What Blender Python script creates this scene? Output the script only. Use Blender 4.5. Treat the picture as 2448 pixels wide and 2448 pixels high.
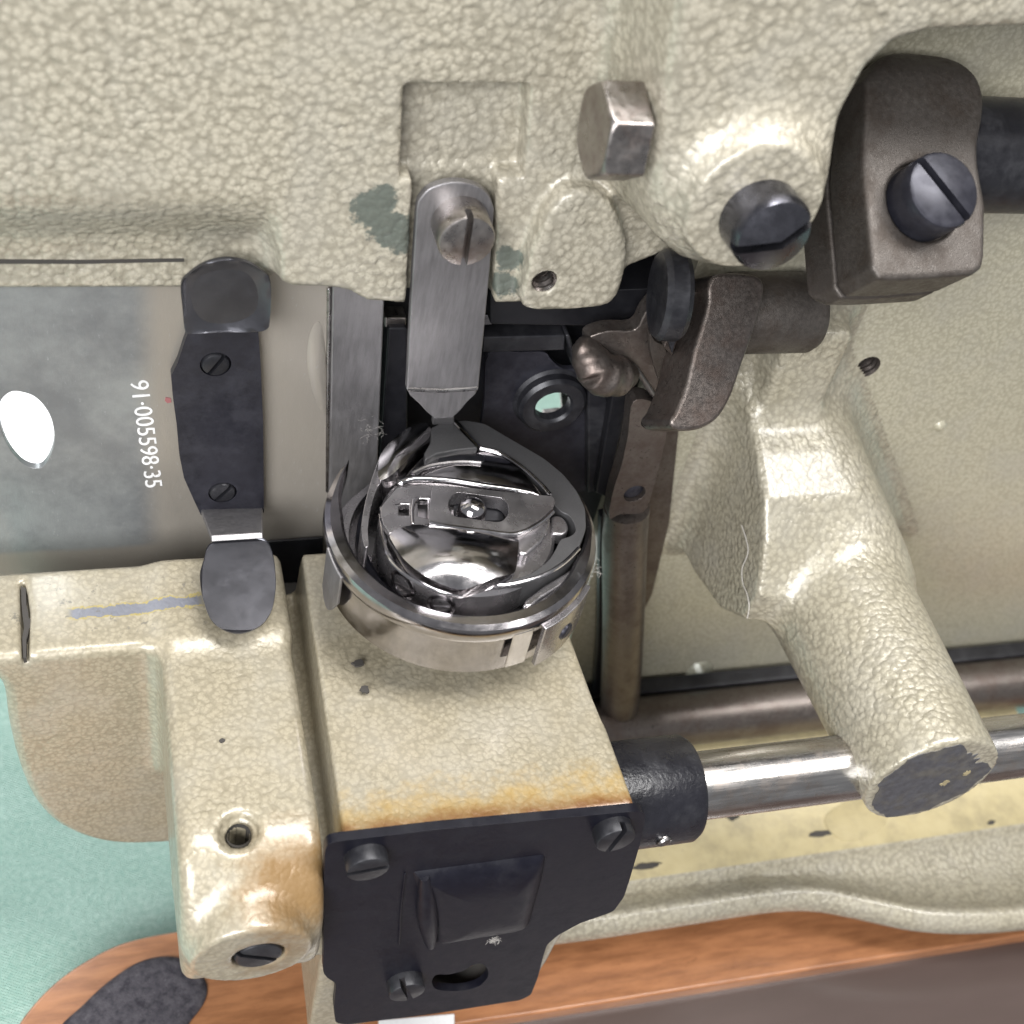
import bpy, bmesh, math, random
import numpy as np
from mathutils import Vector, Matrix
from mathutils.geometry import tessellate_polygon
random.seed(4)
for o in list(bpy.data.objects): bpy.data.objects.remove(o)
SC = bpy.context.scene
COL = SC.collection
S = 0.01                      # everything below is written in centimetres

# ---------------------------------------------------------------- camera
# world: X along the machine, Y away from the viewer through the bed, Z up (axis of the rotary hook)
F = 3150.0; CC = 1224.0
ax = np.array([10276, 574, -F]); ax /= np.linalg.norm(ax)
ay = np.array([-1164, 3554, -F]); ay -= ax * (ax @ ay); ay /= np.linalg.norm(ay)
az = np.cross(ax, ay)
RW = np.array([ax, ay, az])   # camera vector -> world
def ray(px, py): return RW @ (np.array([px - CC, CC - py, -F]) / F)
CAM = -ray(1103, 1250) * 20.2
def at(px, py, x=None, y=None, z=None):
    """point of the photograph carried onto the real plane x=, y= or z= (cm)"""
    i, v = (0, x) if x is not None else (1, y) if y is not None else (2, z)
    d = ray(px, py); t = (v - CAM[i]) / d[i]
    return CAM + d * t
def onp(px, py, p0, n):
    d = ray(px, py); t = ((np.array(p0) - CAM) @ np.array(n)) / (d @ np.array(n))
    return CAM + d * t
cd = bpy.data.cameras.new('camera'); cam = bpy.data.objects.new('camera', cd); COL.objects.link(cam)
cd.sensor_fit = 'HORIZONTAL'; cd.sensor_width = 36; cd.lens = 36 * F / 2448
cd.clip_start = 0.01; cd.clip_end = 50
M = Matrix([list(RW[i]) + [CAM[i] * S] for i in range(3)] + [[0, 0, 0, 1]])
cam.matrix_world = M
cd.dof.use_dof = True; cd.dof.focus_distance = 0.203; cd.dof.aperture_fstop = 26
SC.camera = cam
SC.view_settings.view_transform = 'Standard'; SC.view_settings.look = 'None'
SC.view_settings.exposure = 0.20
# ---------------------------------------------------------------- light
W = bpy.data.worlds.new('World'); SC.world = W; W.use_nodes = True
W.node_tree.nodes['Background'].inputs[0].default_value = (0.93, 0.95, 1.0, 1)
W.node_tree.nodes['Background'].inputs[1].default_value = 0.23
def area(name, loc, target, sx, sy, power, col):
    l = bpy.data.lights.new(name, 'AREA'); l.shape = 'RECTANGLE'; l.size = sx; l.size_y = sy
    l.energy = power; l.color = col
    o = bpy.data.objects.new(name, l); COL.objects.link(o); o.location = loc
    o.rotation_euler = (Vector(target) - Vector(loc)).to_track_quat('-Z', 'Y').to_euler()
    return o
area('ceiling_lamp', (0.22, -0.12, 0.85), (0.0, 0, 0), 0.22, 0.70, 11.0, (1, 0.985, 0.965))
area('window_light', (-0.28, 0.60, 0.70), (-0.07, 0, 0), 0.50, 0.50, 6.0, (0.92, 0.97, 1.0))
area('front_fill', (-0.55, -0.80, 0.55), (0, 0, 0.02), 0.70, 0.60, 19.0, (0.98, 0.985, 1.0))  # added soft fill from the front for the upright faces

# ---------------------------------------------------------------- materials
class NT:
    def __init__(s, name):
        s.m = bpy.data.materials.new(name); s.m.use_nodes = True
        s.t = s.m.node_tree; s.b = s.t.nodes['Principled BSDF']
        s.tc = s.t.nodes.new('ShaderNodeTexCoord')
    def n(s, kind, **k):
        nd = s.t.nodes.new('ShaderNode' + kind)
        for a, v in k.items():
            if a.startswith('i_'): nd.inputs[int(a[2:]) if a[2:].isdigit() else a[2:].replace('_', ' ')].default_value = v
            else: setattr(nd, a, v)
        return nd
    def l(s, a, b): s.t.links.new(a, b)
    def vec(s, sc=(1, 1, 1), off=(0, 0, 0), rot=(0, 0, 0)):      # object coordinates in cm
        mp = s.n('Mapping'); mp.inputs['Scale'].default_value = [100 * v for v in sc]
        mp.inputs['Location'].default_value = off; mp.inputs['Rotation'].default_value = rot
        s.l(s.tc.outputs['Object'], mp.inputs[0]); return mp.outputs[0]
    def noise(s, vec, scale, detail=4, rough=.55):
        nd = s.n('TexNoise'); nd.inputs['Scale'].default_value = scale
        nd.inputs['Detail'].default_value = detail; nd.inputs['Roughness'].default_value = rough
        s.l(vec, nd.inputs['Vector']); return nd.outputs[0]
    def ramp(s, fac, stops):
        r = s.n('ValToRGB'); e = r.color_ramp.elements
        while len(e) < len(stops): e.new(.5)
        for el, (p, c) in zip(e, stops):
            el.position = p; el.color = (c, c, c, 1) if not hasattr(c, '__len__') else (*c, 1)
        s.l(fac, r.inputs[0]); return r.outputs[0]
    def mix(s, fac, a, b, mode='MIX'):
        nd = s.n('Mix', data_type='RGBA', blend_type=mode)
        for sock, v in ((nd.inputs[0], fac), (nd.inputs[6], a), (nd.inputs[7], b)):
            if hasattr(v, 'links'): s.l(v, sock)
            elif hasattr(v, '__len__'): sock.default_value = (*v, 1)
            else: sock.default_value = v
        return nd.outputs[2]
    def math(s, op, a, b=0.0, c=0.0):
        nd = s.n('Math', operation=op)
        for i, v in enumerate((a, b, c)):
            if hasattr(v, 'links'): s.l(v, nd.inputs[i])
            else: nd.inputs[i].default_value = v
        return nd.outputs[0]
    def mrange(s, v, a, b, c=0., d=1.):
        nd = s.n('MapRange', interpolation_type='SMOOTHSTEP'); s.l(v, nd.inputs[0])
        for i, x in enumerate((a, b, c, d)): nd.inputs[i + 1].default_value = x
        return nd.outputs[0]
    def bump(s, h, dist, strength=1.0, prev=None):
        nd = s.n('Bump'); nd.inputs['Strength'].default_value = strength; nd.inputs['Distance'].default_value = dist
        s.l(h, nd.inputs['Height'])
        if prev is not None: s.l(prev, nd.inputs['Normal'])
        return nd.outputs[0]
    def set(s, **k):
        for a, v in k.items():
            sock = s.b.inputs[a.replace('_', ' ')]
            if hasattr(v, 'links'): s.l(v, sock)
            elif hasattr(v, '__len__') and len(v) == 3: sock.default_value = (*v, 1)
            else: sock.default_value = v
        return s.m
    def xyz(s):
        sp = s.n('SeparateXYZ'); s.l(s.vec(), sp.inputs[0]); return sp.outputs

def hammer(name, light=(.375, .342, .258), dark=(.19, .17, .125), scale=10.5, bump=.016, stains_reflections=None, rough=.36, line=.35):
    t = NT(name); v = t.vec()
    wob = t.n('TexNoise'); wob.inputs['Scale'].default_value = 7; t.l(v, wob.inputs['Vector'])
    off = t.n('VectorMath', operation='MULTIPLY_ADD'); t.l(wob.outputs['Color'], off.inputs[0])
    off.inputs[1].default_value = (.10, .10, .10); t.l(v, off.inputs[2])
    vo = t.n('TexVoronoi', feature='SMOOTH_F1'); vo.inputs['Scale'].default_value = scale
    vo.inputs['Smoothness'].default_value = .6; t.l(off.outputs[0], vo.inputs['Vector'])
    ve = t.n('TexVoronoi', feature='DISTANCE_TO_EDGE'); ve.inputs['Scale'].default_value = scale
    t.l(off.outputs[0], ve.inputs['Vector'])
    n1 = t.noise(v, 22, 3); n2 = t.noise(v, .9, 4); n3 = t.noise(v, 3.2, 5, .65)
    dome = t.mrange(t.math('ADD', vo.outputs['Distance'], t.math('MULTIPLY', t.math('SUBTRACT', n1, .5), .50)), .66, .28)   # pale pigment floats to the middle of each blister
    edge = t.mrange(ve.outputs['Distance'], 0.0, .10)
    c = t.mix(dome, t.mix(.45, dark, light), light)
    c = t.mix(t.math('MULTIPLY', t.math('SUBTRACT', 1.0, edge), t.mrange(n3, .42, .62, 0.0, line)), c, dark)
    c = t.mix(t.mrange(n1, .46, .33, 0.0, .5), c, dark)
    c = t.mix(t.math('MULTIPLY', t.mrange(n2, .40, .72), .35), c, (.36, .34, .29))
    speck = t.mrange(t.noise(v, 9, 2, .8), .74, .80)
    c = t.mix(t.math('MULTIPLY', speck, .6), c, (.07, .06, .045))
    if stains_reflections: c = stains_reflections(t, c, n3, n2)
    d2 = t.math('MULTIPLY', vo.outputs['Distance'], vo.outputs['Distance'])
    h = t.math('ADD', t.math('MULTIPLY', d2, -1.3), t.math('MULTIPLY', n1, .30))
    h = t.math('MULTIPLY', h, t.mrange(t.noise(v, .6, 3), .35, .65, .55, 1.2))
    b = t.bump(h, bump * S * 1.15)
    return t.set(Base_Color=c, Roughness=t.mrange(n3, .2, .8, rough - .06, rough + .14), Metallic=.12,
                 Normal=b, Specular_IOR_Level=.6, Coat_Weight=.55, Coat_Roughness=.20)
def oil(t, c, n3, n2):
    x, y, z = t.xyz()
    def blob(px, py, pz, r0, r1):
        d = t.n('VectorMath', operation='DISTANCE'); t.l(t.vec(), d.inputs[0]); d.inputs[1].default_value = (px, py, pz)
        return t.mrange(t.math('ADD', d.outputs['Value'], t.math('MULTIPLY', n3, .9)), r1 + .45, r0 + .45)
    e = t.mrange(t.math('ADD', y, t.math('MULTIPLY', t.math('SUBTRACT', n3, .5), 1.5)), -3.2, -4.1)
    e = t.math('MULTIPLY', e, t.mrange(x, -2.7, -2.3))
    e2 = t.mrange(t.math('ADD', y, t.math('MULTIPLY', t.math('SUBTRACT', n3, .5), .6)), -3.75, -4.15)
    e2 = t.math('MULTIPLY', e2, t.mrange(x, -2.7, -2.2))
    zz = t.mrange(z, -2.6, -2.1); e = t.math('MULTIPLY', e, zz); e2 = t.math('MULTIPLY', e2, zz)
    c = t.mix(t.math('MULTIPLY', e, .75), c, (.40, .26, .07))
    c = t.mix(t.math('MULTIPLY', e2, .9), c, (.20, .075, .018))
    a_, b_ = at(160, 1466, z=-1.9), at(484, 1442, z=-1.9)
    fine = t.noise(t.vec(), 8, 4, .7)
    dy = t.math('ABSOLUTE', t.math('SUBTRACT', y, float((a_[1] + b_[1]) / 2)))
    dy = t.math('ADD', dy, t.math('ADD', t.math('MULTIPLY', t.math('SUBTRACT', n3, .5), .20), t.math('MULTIPLY', t.math('SUBTRACT', fine, .5), .22)))
    rng = t.math('MULTIPLY', t.mrange(x, float(a_[0]) - .05, float(a_[0]) + .1), t.math('MULTIPLY', t.mrange(x, float(b_[0]) + .1, float(b_[0]) - .1), t.mrange(z, -2.15, -2.05)))
    c = t.mix(t.math('MULTIPLY', t.mrange(dy, .135, .115), rng), c, (.33, .27, .10))
    c = t.mix(t.math('MULTIPLY', t.mrange(dy, .105, .085), rng), c, (.17, .175, .20))
    # worn upper edge of the flange: dark nicks in the paint
    nick = t.math('MULTIPLY', t.mrange(t.noise(t.vec(), 5, 5, .75), .60, .66), t.math('MULTIPLY', t.mrange(y, -.6, .2), t.mrange(x, -2.6, -3.2)))
    c = t.mix(t.math('MULTIPLY', nick, .75), c, (.13, .12, .10))
    k = blob(-2.95, -4.45, -2.4, .3, 1.15)
    c = t.mix(t.math('MULTIPLY', k, .9), c, (.21, .12, .04))
    k = blob(-3.35, -4.9, -3.3, .2, .75)
    c = t.mix(t.math('MULTIPLY', k, .6), c, (.16, .09, .03))
    return c
def bare_reflection(t, c, n3, n2):
    # two milled patches where the paint never took: ragged, cloth reflection painted in as teal grey, same cast relief
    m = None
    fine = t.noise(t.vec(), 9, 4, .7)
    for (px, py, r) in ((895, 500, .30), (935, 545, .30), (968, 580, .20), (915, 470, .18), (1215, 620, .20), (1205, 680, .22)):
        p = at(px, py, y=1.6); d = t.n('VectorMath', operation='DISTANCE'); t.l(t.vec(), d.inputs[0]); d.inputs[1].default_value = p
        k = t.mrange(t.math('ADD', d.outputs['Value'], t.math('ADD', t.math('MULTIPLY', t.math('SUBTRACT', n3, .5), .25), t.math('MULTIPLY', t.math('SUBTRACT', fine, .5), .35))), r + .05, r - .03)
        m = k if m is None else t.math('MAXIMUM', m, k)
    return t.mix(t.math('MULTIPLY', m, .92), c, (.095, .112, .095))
PAINT = hammer('hammer_paint', bump=.017)
PAINT_BIG = hammer('hammer_paint_coarse', scale=9.5, bump=.018, light=(.45, .412, .325), stains_reflections=bare_reflection)
PAINT_HOUSE = hammer('hammer_paint_oil_stained', stains_reflections=oil, light=(.350, .308, .222), dark=(.20, .175, .12), line=.35, bump=.006, scale=12.5)
PAINT_BED = hammer('hammer_paint_fine', light=(.45, .42, .32), dark=(.27, .25, .18), scale=13, bump=.005, line=.3)
def plainpaint():
    t = NT('yellowed_paint'); v = t.vec()
    n = t.noise(v, 3, 5); sp = t.mrange(t.noise(v, 4.5, 3, .7), .68, .74); s2 = t.mrange(t.noise(v, 1.1, 7, .7), .42, .66)
    c = t.mix(n, (.33, .275, .145), (.43, .365, .215)); c = t.mix(t.math('MULTIPLY', s2, .7), c, (.235, .20, .12))
    c = t.mix(t.math('MULTIPLY', sp, .75), c, (.13, .12, .12))
    return t.set(Base_Color=c, Roughness=.42, Normal=t.bump(t.noise(v, 12, 3), .00004))
YELLOW = plainpaint()
def metal(name, col, rough=.3, metallic=1.0, dirt=None, dirtamt=.5, bump=.0, brush=None, nscale=6, rvar=.12):
    t = NT(name); v = t.vec(brush or (1, 1, 1)); v1 = t.vec()
    n = t.noise(v, nscale, 6, .65); n2 = t.noise(v1, 1.7, 5, .7)
    c = t.mix(t.mrange(n, .3, .7), [x * .78 for x in col], col)
    if dirt: c = t.mix(t.math('MULTIPLY', t.mrange(n2, .42, .68), dirtamt), c, dirt)
    r = t.math('ADD', t.mrange(n, .25, .75, rough - rvar, rough + rvar), t.math('MULTIPLY', t.mrange(n2, .45, .7), .12))
    k = dict(Base_Color=c, Roughness=r, Metallic=metallic)
    if bump: k['Normal'] = t.bump(t.noise(v, nscale * 3, 5), bump * S)
    return t.set(**k)
CHROME = metal('polished_steel', (.60, .58, .59), .12, rvar=.03, dirt=(.40, .38, .38), dirtamt=.25, nscale=2.5)
SHAFT = metal('ground_steel_shaft', (.66, .64, .62), .24, rvar=.08, dirt=(.30, .20, .13), dirtamt=.45, brush=(.15, 2, 2))
STEEL = metal('worn_steel', (.40, .385, .38), .30, dirt=(.17, .15, .15), dirtamt=.5)
STRAP = metal('spring_steel', (.29, .28, .285), .38, metallic=.75, rvar=.06, brush=(3, 3, .4), nscale=5, bump=.002)
GREY = metal('satin_grey_steel', (.10, .098, .10), .40, metallic=.5, rvar=.05, nscale=40, bump=.002)
BLUED = metal('blued_steel', (.030, .030, .040), .34, metallic=.45, rvar=.06, dirt=(.07, .07, .085), dirtamt=.35)
BLACK = metal('black_oxide', (.02, .02, .024), .38, metallic=.3, rvar=.08, dirt=(.05, .05, .055), dirtamt=.6)
GLOSSBLACK = metal('black_enamel', (.006, .006, .011), .40, metallic=.0, rvar=.05, dirt=(.02, .02, .024), dirtamt=.3, bump=.001)
GLOSSBLACK.node_tree.nodes['Principled BSDF'].inputs['Specular IOR Level'].default_value = .28
BROWN = metal('oily_brown_steel', (.19, .165, .15), .36, metallic=.85, dirt=(.10, .072, .06), dirtamt=.65, bump=.004, nscale=16)
CLAMP = metal('rusty_forged_steel', (.095, .083, .074), .47, metallic=.55, dirt=(.05, .038, .03), dirtamt=.75, bump=.006, nscale=14)
COLLAR = metal('wrinkled_black_enamel', (.012, .012, .016), .30, metallic=.0, rvar=.06, dirt=(.03, .03, .034), dirtamt=.5, bump=.012, nscale=4)
DARK = metal('dark_oil_and_shade', (.012, .012, .015), .42, metallic=.2, rvar=.06)  # oily dark steel, also the painted shade in slots
NICKEL = metal('dull_nickel', (.43, .40, .38), .33, dirt=(.22, .17, .15), dirtamt=.6)
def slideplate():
    t = NT('slide_plate_reflection'); v = t.vec(); x, y, z = t.xyz()
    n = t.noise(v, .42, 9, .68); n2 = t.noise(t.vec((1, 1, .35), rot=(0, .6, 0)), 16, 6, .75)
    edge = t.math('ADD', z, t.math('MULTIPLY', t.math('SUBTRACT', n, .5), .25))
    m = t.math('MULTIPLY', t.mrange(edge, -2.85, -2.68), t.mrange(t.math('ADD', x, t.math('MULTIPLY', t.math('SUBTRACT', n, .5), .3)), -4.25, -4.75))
    dark_refl = t.mix(t.mrange(n, .35, .65), (.19, .195, .20), (.31, .32, .315))
    c = t.mix(m, (.345, .315, .275), dark_refl)  # tan border and dark rectangle are reflections painted into the colour
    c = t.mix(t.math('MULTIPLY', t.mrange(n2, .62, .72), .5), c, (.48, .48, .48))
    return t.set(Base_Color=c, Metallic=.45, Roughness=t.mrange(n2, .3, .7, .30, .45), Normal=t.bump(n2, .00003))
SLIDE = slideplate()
def wood():
    t = NT('varnished_wood'); v = t.vec((.25, 1.6, 1), rot=(0, 0, -.03)); n = t.noise(v, 3.0, 8, .65)
    sp = t.mrange(t.noise(t.vec((.7, 2.2, 1)), 3.2, 4, .7), .66, .74)
    c = t.mix(t.mrange(n, .3, .7), (.215, .088, .037), (.37, .162, .070)); c = t.mix(t.math('MULTIPLY', sp, .6), c, (.10, .03, .01))
    po = t.mrange(t.noise(t.vec((1.2, 9, 3), rot=(0, 0, -.03)), 4.0, 4, .7), .60, .70); c = t.mix(t.math('MULTIPLY', po, .55), c, (.12, .04, .015))
    return t.set(Base_Color=c, Roughness=.34, Coat_Weight=.4, Coat_Roughness=.2, Normal=t.bump(n, .00006))
WOOD = wood()
def trayfloor():
    t = NT('varnished_tray'); v = t.vec((.2, 1, 1)); n = t.noise(v, 1.3, 5)
    return t.set(Base_Color=t.mix(n, (.050, .034, .029), (.085, .060, .053)), Roughness=.32, Coat_Weight=.6, Coat_Roughness=.18)
TRAY = trayfloor()
def cloth():
    t = NT('green_cloth'); v = t.vec()
    wv = t.n('TexWave'); wv.inputs['Scale'].default_value = 6; wv.inputs['Distortion'].default_value = 2.5; wv.inputs['Detail'].default_value = 3; t.l(t.vec(rot=(0, 0, .5)), wv.inputs[0])
    w2 = t.n('TexWave'); w2.inputs['Scale'].default_value = 6; w2.inputs['Distortion'].default_value = 2.5; w2.inputs['Detail'].default_value = 3; t.l(t.vec(rot=(0, 0, 2.07)), w2.inputs[0])
    n = t.noise(v, .5, 4); n2 = t.noise(v, 9, 5, .7)
    c = t.mix(t.mrange(n, .3, .7), (.43, .60, .52), (.54, .71, .63)); c = t.mix(t.mrange(n2, .3, .75), t.mix(.5, c, (.16, .36, .29)), c)
    h = t.math('ADD', t.math('ADD', wv.outputs[1], w2.outputs[1]), n2)
    return t.set(Base_Color=c, Roughness=.95, Specular_IOR_Level=.15, Normal=t.bump(h, .00025))
CLOTH = cloth()
def felt():
    t = NT('grey_felt'); v = t.vec(); n = t.noise(v, 5, 8, .8); n2 = t.noise(v, 22, 5, .8)
    c = t.mix(t.mrange(n, .3, .7), (.045, .042, .052), (.15, .14, .155)); c = t.mix(t.mrange(n2, .55, .75), c, (.22, .21, .22))
    return t.set(Base_Color=c, Roughness=1.0, Specular_IOR_Level=.05, Normal=t.bump(n2, .0006))
FELT = felt()
def flat(name, col, rough=.6, metallic=0.):
    t = NT(name); n = t.noise(t.vec(), 14, 5, .7)
    return t.set(Base_Color=t.mix(n, [c * .75 for c in col], col), Roughness=rough, Metallic=metallic)
SCRAPE = flat('bare_iron_scrape', (.24, .25, .29), .45, .5)
TEAL = flat('milled_facet_reflection', (.10, .115, .098), .5, .2)  # reflected cloth green put into the facet colour
LINT = flat('pale_lint', (.55, .52, .48), .9)
GLINT = metal('stamped_steel_glint', (.92, .92, .92), .35, metallic=.2, rvar=.05)  # near-white colour stands for glints on the stamped strokes
RUST = flat('rusty_iron', (.14, .055, .02), .7)
WHITE = flat('white_paper', (.82, .82, .82), .8)
SATIN = metal('clean_satin_steel', (.46, .44, .45), .24, metallic=.92, rvar=.03, dirt=(.34, .32, .32), dirtamt=.2, nscale=3)
WORNTIP = metal('worn_iron', (.11, .11, .12), .5, metallic=.4, dirt=(.2, .17, .10), dirtamt=.3)
DOMED = metal('dark_domed_steel', (.13, .13, .15), .27, metallic=.95, rvar=.04, dirt=(.10, .10, .11), dirtamt=.25)
SPOON = metal('blackened_sheet', (.13, .13, .145), .34, metallic=.9, rvar=.03, nscale=1.2)
HOOKST = metal('polished_hook_steel', (.44, .42, .43), .14, rvar=.03, dirt=(.30, .28, .28), dirtamt=.3, nscale=3)
GRIME_SHADE = flat('dark_grime_and_shade', (.05, .045, .04), .7)  # grime, also the painted shade in the bore and flange gap

# ---------------------------------------------------------------- object helpers
def empty(name, loc, label, cat, group=None):
    o = bpy.data.objects.new(name, None); COL.objects.link(o); o.location = [c * S for c in loc]
    o.empty_display_size = .005
    o['label'] = label; o['category'] = cat
    if group: o['group'] = group
    return o
def tag(o, label, cat, group=None, kind=None):
    if label: o['label'] = label
    if cat: o['category'] = cat
    if group: o['group'] = group
    if kind: o['kind'] = kind
    return o
def put(name, me, mat, parent=None):
    o = bpy.data.objects.new(name, me); COL.objects.link(o)
    if mat: me.materials.append(mat)
    if parent:
        o.parent = parent
        w = parent.location if not parent.parent else parent.location + parent.parent.location
        o.location = -w if parent.type == 'EMPTY' else (0, 0, 0)
    return o
def mesh(name, V, Fs, mat, parent=None, bevel=0., smooth=True, angle=35, seg=2):
    me = bpy.data.meshes.new(name)
    me.from_pydata([[c * S for c in v] for v in V], [], Fs); me.validate(); 
    bm = bmesh.new(); bm.from_mesh(me); bmesh.ops.recalc_face_normals(bm, faces=bm.faces); bm.to_mesh(me); bm.free()
    if smooth:
        me.polygons.foreach_set('use_smooth', [True] * len(me.polygons))
        me.set_sharp_from_angle(angle=math.radians(angle))
    o = put(name, me, mat, parent)
    if bevel:
        b = o.modifiers.new('bevel', 'BEVEL'); b.width = bevel * S; b.segments = seg; b.limit_method = 'ANGLE'
        b.angle_limit = math.radians(angle); b.harden_normals = True; b.use_clamp_overlap = True
        me.polygons.foreach_set('use_smooth', [True] * len(me.polygons))
        for e in me.edges: e.use_edge_sharp = False
    return o
class MB:
    def __init__(s): s.V = []; s.F = []
    def add(s, V, Fs):
        k = len(s.V); s.V += [tuple(v) for v in V]; s.F += [[i + k for i in f] for f in Fs]; return s
def prism_g(outer, vec, holes=()):
    """outer: 3D outline (cm), extruded by vec; holes: inner outlines"""
    vec = np.array(vec, float); loops = [[np.array(p, float) for p in outer]] + [[np.array(p, float) for p in h] for h in holes]
    flat_ = [p for l in loops for p in l]; n = len(flat_)
    V = flat_ + [p + vec for p in flat_]
    if holes:
        tr = tessellate_polygon([[Vector(p) for p in l] for l in loops])
        Fs = [list(t) for t in tr] + [[i + n for i in reversed(t)] for t in tr]
    else:
        Fs = [list(range(n)), [i + n for i in reversed(range(n))]]
    k = 0
    for l in loops:
        m = len(l)
        for i in range(m):
            a, b = k + i, k + (i + 1) % m
            Fs.append([a, b, b + n, a + n])
        k += m
    return V, Fs
def prism(name, outer, vec, mat, parent=None, bevel=.02, holes=(), seg=2, angle=35):
    V, Fs = prism_g(outer, vec, holes); return mesh(name, V, Fs, mat, parent, bevel, seg=seg, angle=angle)
def catmull(P, n=6, closed=True):
    P = [np.array(p, float) for p in P]; m = len(P); out = []
    for i in range(m if closed else m - 1):
        g = lambda k: P[k % m] if closed else P[min(max(k, 0), m - 1)]
        a, b, c, d = g(i - 1), g(i), g(i + 1), g(i + 2)
        for j in range(n):
            t = j / n
            out.append(.5 * (2 * b + (c - a) * t + (2 * a - 5 * b + 4 * c - d) * t * t + (3 * b - a - 3 * c + d) * t ** 3))
    if not closed: out.append(P[-1])
    return out
def rnd(P, r, n=4):
    """round the corners of a polygon (any dimension) by radius r (or list)"""
    P = [np.array(p, float) for p in P]; m = len(P); out = []
    for i in range(m):
        rr = r[i] if hasattr(r, '__len__') else r
        a, b, c = P[i - 1], P[i], P[(i + 1) % m]
        u = a - b; w = c - b; lu, lw = np.linalg.norm(u), np.linalg.norm(w)
        k = min(rr, lu * .48, lw * .48)
        if k < 1e-5: out.append(b); continue
        p, q = b + u / lu * k, b + w / lw * k
        for j in range(n + 1):
            t = j / n; out.append((1 - t) ** 2 * p + 2 * t * (1 - t) * b + t * t * q)
    return out
def frame(d):
    d = np.array(d, float); d /= np.linalg.norm(d)
    u = np.cross(d, (0, 0, 1) if abs(d[2]) < .9 else (1, 0, 0)); u /= np.linalg.norm(u)
    return u, np.cross(d, u), d
def lathe_g(prof, o, d, n=32, ref=None, close=True):
    u, w, d = frame(d); o = np.array(o, float); V = []; Fs = []
    if ref is not None:
        u = np.array(ref, float) - d * (np.array(ref) @ d); u /= np.linalg.norm(u); w = np.cross(d, u)
    for (r, h) in prof:
        for i in range(n):
            a = 2 * math.pi * i / n; V.append(o + d * h + (u * math.cos(a) + w * math.sin(a)) * r)
    m = len(prof)
    for j in range(m - 1):
        for i in range(n):
            k = (i + 1) % n; Fs.append([j * n + i, j * n + k, (j + 1) * n + k, (j + 1) * n + i])
    if close:
        Fs.append(list(range(n))); Fs.append([(m - 1) * n + i for i in range(n)])
    return V, Fs
def lathe(name, prof, o, d, mat, parent=None, n=32, bevel=0., close=True, angle=35, ref=None):
    V, Fs = lathe_g(prof, o, d, n, ref, close); return mesh(name, V, Fs, mat, parent, bevel, angle=angle)
def tube_g(P, R, n=10):
    P = [np.array(p, float) for p in P]; m = len(P); V = []; Fs = []; u0 = None
    for i in range(m):
        d = P[min(i + 1, m - 1)] - P[max(i - 1, 0)]; d /= np.linalg.norm(d)
        if u0 is None: u0, _, _ = frame(d)
        u0 = u0 - d * (u0 @ d); u0 /= np.linalg.norm(u0); w = np.cross(d, u0)
        r = R[i] if hasattr(R, '__len__') else R
        for k in range(n):
            a = 2 * math.pi * k / n; V.append(P[i] + (u0 * math.cos(a) + w * math.sin(a)) * r)
    for j in range(m - 1):
        for i in range(n):
            k = (i + 1) % n; Fs.append([j * n + i, j * n + k, (j + 1) * n + k, (j + 1) * n + i])
    Fs.append(list(range(n))); Fs.append([(m - 1) * n + i for i in range(n)])
    return V, Fs
def tube(name, P, R, mat, parent=None, n=10): V, Fs = tube_g(P, R, n); return mesh(name, V, Fs, mat, parent)
def dish(name, outline, nrm, depth, thick, mat, parent=None, power=2.0, rings=8, center=None, edge=.03, smooth_=False):
    """a pressed sheet: star-shaped outline, bulging by depth along nrm at its middle, real thickness"""
    O = [np.array(p, float) for p in outline]; c = np.array(center, float) if center is not None else sum(O) / len(O)
    nrm = np.array(nrm, float); nrm /= np.linalg.norm(nrm); n = len(O); V = []; Fs = []
    if smooth_:
        A_ = np.array(O) - c; T = A_ - np.outer(A_ @ nrm, nrm); ev, evec = np.linalg.eigh(T.T @ T); e1, e2 = evec[:, 2], evec[:, 1]
        U, Vv = np.abs(T @ e1).max() * 1.04, np.abs(T @ e2).max() * 1.06
    sc = [1 - (1 - .02) * (k / rings) for k in range(rings)]
    prof = [(1.0, -thick), (1.0, -edge), (1 - edge * .5, 0)] + [(s, None) for s in sc[1:]]
    for (s, h) in prof:
        hh = h if h is not None else depth * (1 - ((s - 0) ** power))
        if h is not None and h == 0: hh = 0
        for p in O:
            q = c + (p - c) * s; extra = 0
            if smooth_ and (h is None or h == 0):
                extra = depth * max(0, 1 - abs((q - c) @ e1 / U) ** power) * max(0, 1 - abs((q - c) @ e2 / Vv) ** power); hh = 0
            V.append(q + nrm * (hh + extra))
    m = len(prof)
    for j in range(m - 1):
        for i in range(n):
            k = (i + 1) % n; Fs.append([j * n + i, j * n + k, (j + 1) * n + k, (j + 1) * n + i])
    Fs.append(list(range(n))); Fs.append([(m - 1) * n + i for i in range(n)])
    return mesh(name, V, Fs, mat, parent, angle=50)
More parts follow.
